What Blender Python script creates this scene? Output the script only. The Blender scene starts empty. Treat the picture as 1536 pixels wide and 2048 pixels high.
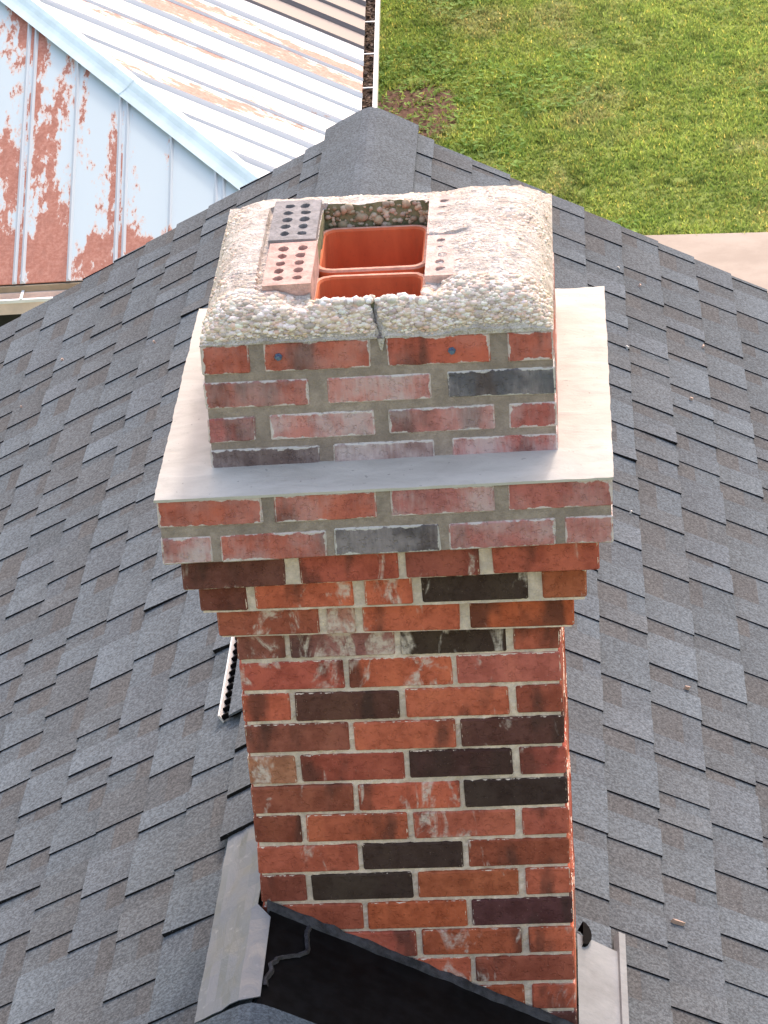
import bpy, math, random
import numpy as np
from mathutils import Vector, Matrix, noise as mnoise

random.seed(7)
rng = np.random.default_rng(7)
rad = math.radians
sc = bpy.context.scene
col = sc.collection
H = 7.0                                   # height of the chimney's corbel line above the ground

# ------------------------------------------------------------------ camera
CAM = np.array([0.67551, -5.11993, 2.84512 + H])
PITCH, YAW, ROLL, FPX = 0.47024, -0.07484, -0.07216, 6351.0
_fw = np.array([math.sin(YAW) * math.cos(PITCH), math.cos(YAW) * math.cos(PITCH), -math.sin(PITCH)])
_r = np.array([math.cos(YAW), -math.sin(YAW), 0.0]); _u = np.cross(_r, _fw)
_r2 = _r * math.cos(ROLL) + _u * math.sin(ROLL); _u2 = -_r * math.sin(ROLL) + _u * math.cos(ROLL)
cd = bpy.data.cameras.new('camera'); cam = bpy.data.objects.new('camera', cd); col.objects.link(cam)
cd.sensor_fit = 'HORIZONTAL'; cd.sensor_width = 36.0; cd.lens = FPX * 36.0 / 1536.0
cd.clip_start = 0.1; cd.clip_end = 2000.0
M4 = Matrix(((_r2[0], _u2[0], -_fw[0], CAM[0]), (_r2[1], _u2[1], -_fw[1], CAM[1]), (_r2[2], _u2[2], -_fw[2], CAM[2]), (0, 0, 0, 1)))
cam.matrix_world = M4
sc.camera = cam

def project(X):
    d = np.asarray(X, float) - CAM; z = d @ _fw
    return np.stack([768 + FPX * (d @ _r2) / z, 1024 - FPX * (d @ _u2) / z], -1)

# ------------------------------------------------------------------ sky and sun
SUN_EL, SUN_AZ = 40.0, 11.0               # sun stands behind the chimney, a little to the right
w = bpy.data.worlds.new('World'); sc.world = w; w.use_nodes = True
nt = w.node_tree; bg = nt.nodes['Background']
sky = nt.nodes.new('ShaderNodeTexSky'); sky.sky_type = 'NISHITA'; sky.sun_disc = False
sky.sun_elevation = rad(SUN_EL); sky.sun_rotation = rad(SUN_AZ); sky.altitude = 100
sky.air_density = 2.0; sky.dust_density = 4.0; sky.ozone_density = 0.0
hz = nt.nodes.new('ShaderNodeMix'); hz.data_type = 'RGBA'; hz.blend_type = 'MULTIPLY'; hz.inputs[0].default_value = 1.0; hz.inputs[7].default_value = (1.045, 0.957, 1.02, 1.0)
nt.links.new(sky.outputs[0], hz.inputs[6]); nt.links.new(hz.outputs[2], bg.inputs[0]); bg.inputs[1].default_value = 0.15
sl = bpy.data.lights.new('sun', 'SUN'); sl.energy = 0.85; sl.angle = rad(5.0); sl.color = (1.0, 0.945, 0.90)
so = bpy.data.objects.new('sun', sl); col.objects.link(so)
sd = Vector((math.sin(rad(SUN_AZ)) * math.cos(rad(SUN_EL)), math.cos(rad(SUN_AZ)) * math.cos(rad(SUN_EL)), math.sin(rad(SUN_EL))))
so.rotation_euler = (-sd).to_track_quat('-Z', 'Y').to_euler(); so.location = (2, 10, 20)
vs = sc.view_settings; vs.view_transform = 'Standard'; vs.look = 'None'; vs.gamma = 1.0; vs.use_curve_mapping = False
vs.exposure = 1.28

# ------------------------------------------------------------------ helpers
def tag(o, label=None, cat=None, group=None, kind=None):
    if label: o['label'] = label
    if cat: o['category'] = cat
    if group: o['group'] = group
    if kind: o['kind'] = kind
    return o

def empty(name, loc, parent=None, rz=0.0):
    o = bpy.data.objects.new(name, None); col.objects.link(o)
    o.location = loc; o.rotation_euler = (0, 0, rz); o.parent = parent
    o.empty_display_size = 0.2
    return o

class MB:
    """collects faces with optional per-face colour and per-corner uvs"""
    def __init__(s): s.v = []; s.f = []; s.c = []; s.mi = []
    def quad(s, a, b, c, d, colr=(1, 1, 1), mi=0):
        n = len(s.v); s.v += [a, b, c, d]; s.f.append((n, n + 1, n + 2, n + 3)); s.c.append(colr); s.mi.append(mi)
    def face(s, pts, colr=(1, 1, 1), mi=0):
        n = len(s.v); s.v += list(pts); s.f.append(tuple(range(n, n + len(pts)))); s.c.append(colr); s.mi.append(mi)
    def hexa(s, p, colr=(1, 1, 1), side=None):
        # p: 8 points, bottom ring 0-3 counter-clockwise, top ring 4-7
        n = len(s.v); s.v += [tuple(q) for q in p]
        for f in ((3, 2, 1, 0), (4, 5, 6, 7), (0, 1, 5, 4), (1, 2, 6, 5), (2, 3, 7, 6), (3, 0, 4, 7)):
            s.f.append(tuple(n + i for i in f)); s.c.append(side if side and f not in ((4, 5, 6, 7),) else colr); s.mi.append(0)
    def box(s, x0, x1, y0, y1, z0, z1, colr=(1, 1, 1)):
        s.hexa([(x0, y0, z0), (x1, y0, z0), (x1, y1, z0), (x0, y1, z0), (x0, y0, z1), (x1, y0, z1), (x1, y1, z1), (x0, y1, z1)], colr)
    def build(s, name, mat, parent=None, origin=(0, 0, 0), smooth=False, tint=False):
        o0 = Vector(origin)
        me = bpy.data.meshes.new(name)
        me.from_pydata([tuple(Vector(q) - o0) for q in s.v], [], s.f)
        mats = mat if isinstance(mat, (list, tuple)) else [mat]
        for m in mats: me.materials.append(m)
        if len(mats) > 1: me.polygons.foreach_set('material_index', s.mi)
        if tint: set_tint(me, s.c)
        if smooth: me.polygons.foreach_set('use_smooth', [True] * len(s.f))
        me.update()
        return link(name, me, parent, origin)

def set_tint(me, fc):
    """one colour per face, or four (one per corner) given as a nested tuple"""
    tot = np.zeros(len(me.polygons), int); me.polygons.foreach_get('loop_total', tot)
    at = me.color_attributes.new('tint', 'FLOAT_COLOR', 'CORNER')
    if isinstance(fc, np.ndarray): out = np.repeat(fc[:, :3], tot, axis=0)
    else:
        out = []
        for c, t in zip(fc, tot): out += list(c) if isinstance(c[0], (tuple, list)) else [c] * t
        out = np.asarray(out, float)
    at.data.foreach_set('color', np.hstack([out, np.ones((len(out), 1))]).ravel())

def link(name, me, parent=None, origin=(0, 0, 0)):
    o = bpy.data.objects.new(name, me); col.objects.link(o); o.parent = parent
    if parent is not None:
        base = Vector((0, 0, 0)); p = parent
        while p is not None: base += p.location; p = p.parent
        o.location = Vector(origin) - base
    else: o.location = origin
    return o

def fast_mesh(name, V, F, mat, smooth=False, tint=None):
    """V (n,3) array, F (m,k) array"""
    me = bpy.data.meshes.new(name)
    V = np.asarray(V, np.float32); F = np.asarray(F, np.int32); k = F.shape[1]
    me.vertices.add(len(V)); me.vertices.foreach_set('co', V.ravel())
    me.loops.add(F.size); me.loops.foreach_set('vertex_index', F.ravel())
    me.polygons.add(len(F)); me.polygons.foreach_set('loop_start', np.arange(0, F.size, k, dtype=np.int32))
    if smooth: me.polygons.foreach_set('use_smooth', np.ones(len(F), bool))
    me.materials.append(mat); me.update(calc_edges=True)
    if tint is not None: set_tint(me, tint)
    return me

# ------------------------------------------------------------------ node helpers
class NT:
    def __init__(s, name):
        s.m = bpy.data.materials.new(name); s.m.use_nodes = True; s.t = s.m.node_tree
        s.b = s.t.nodes['Principled BSDF']
    def n(s, typ, **kw):
        o = s.t.nodes.new('ShaderNode' + typ)
        for k, v in kw.items(): setattr(o, k, v)
        return o
    def l(s, a, b): s.t.links.new(a, b)
    def val(s, sock, v):
        if hasattr(v, 'is_linked') or isinstance(v, bpy.types.NodeSocket): s.l(v, sock)
        else: sock.default_value = v
    def math(s, op, a, b=0.0, c=0.0, clamp=False):
        o = s.n('Math', operation=op, use_clamp=clamp)
        for i, x in enumerate((a, b, c)): s.val(o.inputs[i], x)
        return o.outputs[0]
    def noise(s, vec, scale, detail=3.0, rough=0.55, dist=0.0):
        o = s.n('TexNoise'); s.l(vec, o.inputs['Vector'])
        o.inputs['Scale'].default_value = scale; o.inputs['Detail'].default_value = detail
        o.inputs['Roughness'].default_value = rough; o.inputs['Distortion'].default_value = dist
        return o.outputs['Fac']
    def ramp(s, f, a, b, lo=0.0, hi=1.0):
        o = s.n('MapRange', interpolation_type='SMOOTHSTEP', clamp=True); s.val(o.inputs[0], f)
        for i, x in zip((1, 2, 3, 4), (a, b, lo, hi)): s.val(o.inputs[i], x)
        return o.outputs[0]
    def mix(s, f, a, b, mode='MIX'):
        o = s.n('Mix', data_type='RGBA', blend_type=mode)
        s.val(o.inputs[0], f)
        for i, x in ((6, a), (7, b)):
            if isinstance(x, tuple): x = (x + (1.0,))[:4]
            s.val(o.inputs[i], x)
        return o.outputs[2]
    def mapping(s, vec, scale=(1, 1, 1), loc=(0, 0, 0)):
        o = s.n('Mapping'); s.l(vec, o.inputs[0]); s.val(o.inputs[3], scale); s.val(o.inputs[1], loc); return o.outputs[0]
    def coord(s, kind='Object'): return s.n('TexCoord').outputs[kind]
    def pos(s): return s.n('NewGeometry').outputs['Position']
    def tint(s, name='tint'): return s.n('Attribute', attribute_name=name).outputs['Color']
    def bump(s, h, strength, dist):
        o = s.n('Bump'); o.inputs['Strength'].default_value = strength; o.inputs['Distance'].default_value = dist
        s.l(h, o.inputs['Height']); s.l(o.outputs[0], s.b.inputs['Normal'])
    def done(s, color, rough=0.9, spec=0.25, metal=0.0):
        s.val(s.b.inputs['Base Color'], (color + (1.0,))[:4] if isinstance(color, tuple) else color)
        s.val(s.b.inputs['Roughness'], rough); s.b.inputs['Specular IOR Level'].default_value = spec
        s.b.inputs['Metallic'].default_value = metal
        return s.m

def plain(name, c, rough=0.8, var=0.12, scale=12.0, bump=0.0, spec=0.3, metal=0.0):
    n = NT(name); p = n.pos(); f = n.noise(p, scale, 5, 0.65)
    d = tuple(x * (1 - var * 2.2) for x in c); b = tuple(min(1, x * (1 + var)) for x in c)
    if bump: n.bump(n.noise(p, scale * 8, 4, 0.6), bump, 0.01)
    return n.done(n.mix(n.ramp(f, 0.3, 0.7), d, b), rough, spec, metal)

# ------------------------------------------------------------------ materials
def brick_mat(name, mortar_c, hazy):
    n = NT(name)
    oi = n.n('ObjectInfo'); co = n.coord('Object')
    off = n.n('CombineXYZ'); n.l(n.math('MULTIPLY', oi.outputs['Random'], 37.0), off.inputs[0]); n.l(n.math('MULTIPLY', oi.outputs['Random'], 91.0), off.inputs[2])
    va = n.n('VectorMath', operation='ADD'); n.l(co, va.inputs[0]); n.l(off.outputs[0], va.inputs[1]); p = va.outputs[0]
    base = oi.outputs['Color']; amt = oi.outputs['Alpha']
    # grain and firing variation
    fine = n.noise(p, 260, 4, 0.7); mid = n.noise(p, 34, 5, 0.65); big = n.noise(n.mapping(p, (1, 1, 0.35)), 13, 3, 0.5)
    c = n.mix(n.ramp(mid, 0.34, 0.66, 0, 0.75), base, n.mix(1.0, base, (0.62, 0.55, 0.52), 'MULTIPLY'))
    c = n.mix(n.ramp(big, 0.50, 0.66, 0, 0.50), c, n.mix(1.0, base, (1.2, 1.25, 1.15), 'MULTIPLY'))
    c = n.mix(n.ramp(big, 0.45, 0.31, 0, 0.70), c, (0.060, 0.036, 0.030))            # flashed dark firing
    c = n.mix(n.ramp(fine, 0.56, 0.75, 0, 0.45), c, n.mix(1.0, c, (0.55, 0.5, 0.5), 'MULTIPLY'))
    spk = n.noise(p, 420, 2, 0.5)
    c = n.mix(n.ramp(spk, 0.70, 0.78, 0, 0.6), c, (0.55, 0.40, 0.32))
    # distance to the brick's arrises (metres), from two uv layers
    def mn(uvname):
        u = n.n('UVMap', uv_map=uvname); s = n.n('SeparateXYZ'); n.l(u.outputs[0], s.inputs[0]); return n.math('MINIMUM', s.outputs[0], s.outputs[1])
    e1, e2 = mn('e1'), mn('e2'); ed = n.math('MINIMUM', e1, e2)
    wob = n.noise(p, 70, 4, 0.65); wob2 = n.noise(p, 22, 3, 0.6)
    if hazy:
        # cement film left by repointing: brushed streaks plus pale rims
        st = n.noise(n.mapping(p, (1, 1, 0.22)), 150, 3, 0.6); sf = n.noise(p, 14, 3, 0.5)
        film = n.math('MULTIPLY', n.ramp(n.math('ADD', n.math('MULTIPLY', st, 0.28), n.math('MULTIPLY', sf, 0.85)), 0.44, 0.76), amt, clamp=True)
        film = n.math('ADD', film, n.math('MULTIPLY', amt, 0.16), clamp=True)
        c = n.mix(n.math('MULTIPLY', film, 0.85), c, (0.60, 0.51, 0.52))
        rim = n.math('ADD', n.math('ADD', n.math('MULTIPLY', n.math('SUBTRACT', wob, 0.5), 0.012), n.math('MULTIPLY', n.math('SUBTRACT', wob2, 0.5), 0.022)), 0.0028)
        rim = n.math('MINIMUM', rim, 0.010)
        c = n.mix(n.math('MULTIPLY', n.ramp(n.math('SUBTRACT', rim, ed), -0.0008, 0.0010), 0.78), c, (0.68, 0.64, 0.62))
        lip = n.math('ADD', n.math('MULTIPLY', n.math('SUBTRACT', n.noise(p, 60, 4, 0.6), 0.5), 0.009), -0.0003)
        c = n.mix(n.math('LESS_THAN', ed, lip), c, mortar_c)
    else:
        sm = n.noise(n.mapping(p, (1.0, 1.0, 0.5)), 19, 4, 0.62, 0.8)
        fac = n.math('MULTIPLY', n.ramp(n.math('ADD', sm, n.math('MULTIPLY', amt, 0.46)), 0.665, 0.775), n.math('GREATER_THAN', amt, 0.02))
        fl = n.noise(p, 120, 3, 0.6)
        c = n.mix(n.math('MULTIPLY', fac, n.ramp(fl, 0.30, 0.62, 0.25, 0.8)), c, (0.70, 0.60, 0.53))
        lip = n.math('ADD', n.math('MULTIPLY', n.math('SUBTRACT', wob, 0.5), 0.012), -0.0004)
        c = n.mix(n.math('LESS_THAN', ed, lip), c, mortar_c)
    pit = n.ramp(n.noise(p, 95, 3, 0.6), 0.36, 0.44)
    n.bump(n.math('ADD', n.math('ADD', n.math('MULTIPLY', fine, 0.5), n.math('MULTIPLY', mid, 0.9)), n.math('MULTIPLY', pit, 0.5)), 0.8, 0.004)
    return n.done(c, 0.9, 0.15)

OLD_MORTAR = (0.80, 0.665, 0.555); NEW_MORTAR = (0.375, 0.305, 0.265)
M = {}
M['brick'] = brick_mat('old_brick', OLD_MORTAR, False)
M['brick_h'] = brick_mat('hazy_brick', NEW_MORTAR, True)
def mortar_mat(name, c):
    n = NT(name); p = n.pos()
    a = n.noise(p, 40, 6, 0.7); b = n.noise(p, 300, 3, 0.6); d = n.noise(p, 7, 3, 0.5)
    k = n.mix(n.ramp(a, 0.3, 0.7), tuple(x * 0.72 for x in c), tuple(x * 1.15 for x in c))
    k = n.mix(n.ramp(d, 0.35, 0.62, 0.4, 0.0), k, tuple(x * 0.5 for x in c))
    k = n.mix(n.ramp(b, 0.5, 0.75, 0, 0.35), k, tuple(x * 0.55 for x in c))
    n.bump(n.math('ADD', a, b), 0.6, 0.004)
    return n.done(k, 0.95, 0.1)
M['mortar'] = mortar_mat('old_mortar', OLD_MORTAR)
M['mortar_new'] = mortar_mat('new_mortar', NEW_MORTAR)

n = NT('cement_wash'); p = n.pos()
a = n.noise(n.mapping(p, (1, 2.2, 1)), 9, 5, 0.6, 0.6); b = n.noise(p, 60, 5, 0.7); c3 = n.noise(p, 3.0, 2)
k = n.mix(n.ramp(a, 0.3, 0.7), (0.465, 0.435, 0.385), (0.55, 0.515, 0.46)); k = n.mix(n.ramp(b, 0.55, 0.8, 0, 0.35), k, (0.36, 0.33, 0.28)); k = n.mix(n.ramp(n.noise(p, 14, 5, 0.7), 0.55, 0.72, 0, 0.22), k, (0.30, 0.27, 0.235)); k = n.mix(n.ramp(n.noise(p, 90, 2, 0.5), 0.70, 0.74, 0, 0.5), k, (0.20, 0.18, 0.16))
n.bump(n.math('ADD', a, n.math('MULTIPLY', b, 0.35)), 0.35, 0.008)
M['wash'] = n.done(k, 0.8, 0.25)

n = NT('crown_cement'); p = n.pos(); a = n.noise(p, 26, 6, 0.7); b = n.noise(p, 170, 4, 0.7); g = n.noise(p, 6, 3, 0.5)
k = n.mix(n.ramp(a, 0.32, 0.68), (0.56, 0.48, 0.42), (0.84, 0.77, 0.71)); k = n.mix(n.ramp(b, 0.5, 0.7, 0, 0.6), k, (0.30, 0.245, 0.19))
k = n.mix(n.ramp(g, 0.52, 0.66, 0, 0.45), k, (0.38, 0.33, 0.28))
n.bump(n.math('ADD', n.math('ADD', a, b), n.noise(p, 85, 3, 0.6)), 1.0, 0.008); M['crown'] = n.done(k, 0.95, 0.1)
n = NT('hole_cement'); p = n.pos(); a = n.noise(p, 40, 6, 0.7)
k = n.mix(n.ramp(a, 0.3, 0.7), (0.15, 0.155, 0.085), (0.29, 0.285, 0.17)); n.bump(a, 0.9, 0.006); M['hole'] = n.done(k, 0.95, 0.1)

n = NT('pebble'); p = n.pos(); t = n.tint(); a = n.noise(p, 160, 3, 0.6)
k = n.mix(n.ramp(a, 0.35, 0.7, 0, 0.45), t, n.mix(1.0, t, (0.6, 0.55, 0.5), 'MULTIPLY')); M['pebble'] = n.done(k, 0.8, 0.25)

n = NT('terracotta'); p = n.pos(); a = n.noise(n.mapping(p, (1, 1, 0.3)), 18, 4, 0.6); b = n.noise(p, 120, 3, 0.6)
k = n.mix(n.ramp(a, 0.3, 0.7), (0.52, 0.125, 0.050), (0.66, 0.175, 0.070)); k = n.mix(n.ramp(b, 0.55, 0.8, 0, 0.3), k, (0.30, 0.085, 0.05))
M['flue'] = n.done(k, 0.75, 0.3)
M['flue_rim'] = plain('flue_rim', (0.62, 0.33, 0.24), 0.85, 0.12, 60)

n = NT('shingle_granules'); p = n.pos(); t = n.tint()
a = n.noise(p, 135, 4, 0.8); b = n.noise(p, 5.0, 4, 0.6); c2 = n.noise(p, 26, 4, 0.7); d = n.noise(p, 260, 2, 0.6)
k = n.mix(n.ramp(a, 0.36, 0.66), n.mix(1.0, t, (0.60, 0.615, 0.635), 'MULTIPLY'), n.mix(1.0, t, (1.33, 1.375, 1.41), 'MULTIPLY'))
k = n.mix(n.ramp(c2, 0.38, 0.66, 0, 0.35), k, n.mix(1.0, k, (0.80, 0.765, 0.745), 'MULTIPLY'))
k = n.mix(n.ramp(b, 0.42, 0.66, 0, 0.25), k, n.mix(1.0, k, (1.20, 1.18, 1.15), 'MULTIPLY'))
k = n.mix(n.ramp(d, 0.66, 0.72, 0, 0.6), k, (0.3, 0.3, 0.296))
n.bump(a, 0.35, 0.002); M['shingle'] = n.done(k, 0.95, 0.12)

M['galv'] = None
n = NT('galvanised_sheet'); p = n.pos(); a = n.noise(n.mapping(p, (1.6, 0.7, 1.6)), 11, 5, 0.65, 1.0); b = n.noise(p, 45, 4, 0.6)
k = n.mix(n.ramp(a, 0.3, 0.7), (0.122, 0.131, 0.145), (0.180, 0.193, 0.212)); k = n.mix(n.ramp(b, 0.58, 0.75, 0, 0.4), k, (0.34, 0.34, 0.34))
n.bump(a, 0.25, 0.01); M['galv'] = n.done(k, n.ramp(a, 0.3, 0.7, 0.42, 0.65), 0.4, 0.35)
M['alu'] = plain('bright_aluminium', (0.225, 0.240, 0.255), 0.6, 0.10, 9, 0.15, 0.25)
n = NT('black_membrane'); p = n.pos(); a = n.noise(p, 30, 5, 0.6)
k = n.mix(n.ramp(a, 0.35, 0.7), (0.0035, 0.0035, 0.0036), (0.008, 0.008, 0.0085)); n.bump(a, 0.1, 0.003); M['black'] = n.done(k, 0.6, 0.10)
M['lip'] = plain('dark_sealant', (0.055, 0.053, 0.058), 0.6, 0.3, 40, 0.5)
M['vent'] = plain('black_plastic', (0.007, 0.0065, 0.007), 0.9, 0.2, 30, 0, 0.05)
M['screw'] = plain('blue_screw', (0.16, 0.24, 0.40), 0.35, 0.15, 200, 0, 0.5, 0.6)

def metal_paint(name, streak, eave=False):
    n = NT(name); co = n.coord('Object'); oi = n.n('ObjectInfo'); base = oi.outputs['Color']; amt = oi.outputs['Alpha']
    off = n.n('CombineXYZ'); n.l(n.math('MULTIPLY', oi.outputs['Random'], 53.0), off.inputs[2])
    va = n.n('VectorMath', operation='ADD'); n.l(co, va.inputs[0]); n.l(off.outputs[0], va.inputs[1]); p = va.outputs[0]
    big = n.noise(n.mapping(p, streak), 1.0, 2, 0.5, 0.25); fin = n.noise(n.mapping(p, tuple(x ** 0.6 for x in streak)), 9.0, 5, 0.72); hi = n.noise(p, 40, 4, 0.7)
    f = n.math('ADD', n.math('ADD', n.math('MULTIPLY', big, 0.62), n.math('MULTIPLY', fin, 0.40)), n.math('MULTIPLY', n.math('SUBTRACT', amt, 0.5), 0.55))
    if eave:
        sy = n.n('SeparateXYZ'); n.l(co, sy.inputs[0]); f = n.math('ADD', f, n.math('MULTIPLY', n.ramp(sy.outputs[1], 0.42, 0.22), n.math('MULTIPLY', amt, 0.30)))
    rust = n.ramp(f, 0.555, 0.575); halo = n.ramp(f, 0.525, 0.56, 0, 0.75)
    ra, rb = ((0.40, 0.155, 0.105), (0.52, 0.245, 0.175)) if eave else ((0.46, 0.24, 0.185), (0.58, 0.36, 0.29))  # side slope's rust is paler: sunlit bleaching worked into its colour
    rc = n.mix(n.ramp(hi, 0.3, 0.7), ra, rb); rc = n.mix(n.ramp(fin, 0.45, 0.7, 0, 0.5), rc, (0.31, 0.125, 0.09) if eave else (0.42, 0.23, 0.18))
    c = n.mix(halo, base, (0.665, 0.455, 0.35)); c = n.mix(rust, c, rc)
    c = n.mix(n.ramp(hi, 0.62, 0.8, 0, 0.18), c, (0.49, 0.455, 0.42))
    return n.done(c, n.ramp(rust, 0, 1, 0.5, 0.9), 0.3)
M['metal_front'] = metal_paint('painted_rusty_metal', (5.2, 1.0, 1.0), True)
M['metal_side'] = metal_paint('painted_rusty_metal_streaked', (0.9, 4.2, 0.9))
M['trim'] = plain('pale_blue_trim', (0.731, 0.85, 0.85), 0.5, 0.05, 5)
M['white'] = plain('white_paint', (0.77, 0.763, 0.742), 0.5, 0.05, 8)
M['beige'] = plain('beige_gutter', (0.714, 0.578, 0.493), 0.6, 0.08, 6)
M['tan'] = plain('tan_fascia', (0.30, 0.24, 0.16), 0.8, 0.1, 8)
M['debris'] = None
n = NT('gutter_debris'); M['debris'] = n.done(n.mix(n.ramp(n.noise(n.pos(), 60, 4), 0.3, 0.7), (0.05, 0.032, 0.022), n.tint()), 0.95, 0.1)
M['darkwall'] = plain('shade_dark_wall', (0.025, 0.027, 0.030), 0.8, 0.2, 3)  # near-black wall colour carries the shade under the eaves
M['housewall'] = plain('house_siding', (0.55, 0.52, 0.47), 0.8, 0.06, 4)
n = NT('concrete'); p = n.pos(); a = n.noise(p, 2.2, 6, 0.65); b = n.noise(p, 30, 5, 0.7)
k = n.mix(n.ramp(a, 0.3, 0.7), (0.361, 0.3002, 0.247), (0.4465, 0.3762, 0.3135)); k = n.mix(n.ramp(b, 0.5, 0.75, 0, 0.3), k, (0.323, 0.2698, 0.2242)); n.bump(b, 0.3, 0.004)
M['concrete'] = n.done(k, 0.9, 0.2)

def lawn_nodes(n, p):
    big = n.noise(n.mapping(p, (0.9, 0.7, 1.0)), 0.9, 4, 0.6, 0.4); mid = n.noise(n.mapping(p, (0.8, 0.6, 1.0)), 2.4, 4, 0.65); fi = n.noise(n.mapping(p, (1.0, 0.5, 1.0)), 7.0, 4, 0.7)
    c = n.mix(n.ramp(mid, 0.34, 0.62), (0.260, 0.370, 0.080), (0.385, 0.475, 0.115))
    c = n.mix(n.ramp(big, 0.48, 0.70, 0, 0.7), c, (0.45, 0.45, 0.185))
    c = n.mix(n.ramp(fi, 0.52, 0.70, 0, 0.6), c, (0.130, 0.230, 0.050))
    return c
DIRT = (-0.86, 22.1)                      # bare soil beside the metal-roofed building
n = NT('lawn_soil'); p = n.pos()
s = n.n('SeparateXYZ'); n.l(p, s.inputs[0])
dx = n.math('DIVIDE', n.math('SUBTRACT', s.outputs[0], DIRT[0]), 0.42); dy = n.math('DIVIDE', n.math('SUBTRACT', s.outputs[1], DIRT[1]), 0.85)
dd = n.math('ADD', n.math('ADD', n.math('MULTIPLY', dx, dx), n.math('MULTIPLY', dy, dy)), n.math('MULTIPLY', n.math('SUBTRACT', n.noise(p, 4.0, 4, 0.7), 0.5), 2.6))
soil = n.mix(n.ramp(n.noise(p, 22, 5, 0.7), 0.3, 0.7), (0.0855, 0.0456, 0.0323), (0.2185, 0.1292, 0.095))
M['ground'] = n.done(n.mix(n.ramp(dd, 0.85, 1.15), soil, n.mix(1.0, lawn_nodes(n, p), (0.62, 0.60, 0.62), 'MULTIPLY')), 0.95, 0.1)  # lawn tone darkened for the blade self-shadow the flat sheet lacks
n = NT('grass_blades'); p = n.pos()
gc = n.mix(1.0, lawn_nodes(n, p), n.tint(), 'MULTIPLY'); M['grass'] = n.done(gc, 0.7, 0.2)
tr = n.n('BsdfTranslucent'); n.l(gc, tr.inputs[0]); ms = n.n('MixShader'); ms.inputs[0].default_value = 0.5
n.l(n.b.outputs[0], ms.inputs[1]); n.l(tr.outputs[0], ms.inputs[2]); n.l(ms.outputs[0], n.t.nodes['Material Output'].inputs[0])

# ================================================================== THE SETTING
# ground: one sheet to the horizon
g = MB(); g.quad((-600, -600, 0), (600, -600, 0), (600, 600, 0), (-600, 600, 0)); tag(g.build('ground', M['ground']), kind='structure')
# driveway slab beyond the right eave
EDGE_Y = 18.92
g = MB(); g.hexa([(x_, y_, z_) for z_ in (-0.3, 0.03) for x_, y_ in ((-1.0, 6.0), (14.0, 6.0), (14.0, EDGE_Y - 0.62), (-1.0, EDGE_Y + 0.08))]); tag(g.build('driveway', M['concrete'], origin=(0, 0, 0)), kind='structure')

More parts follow.
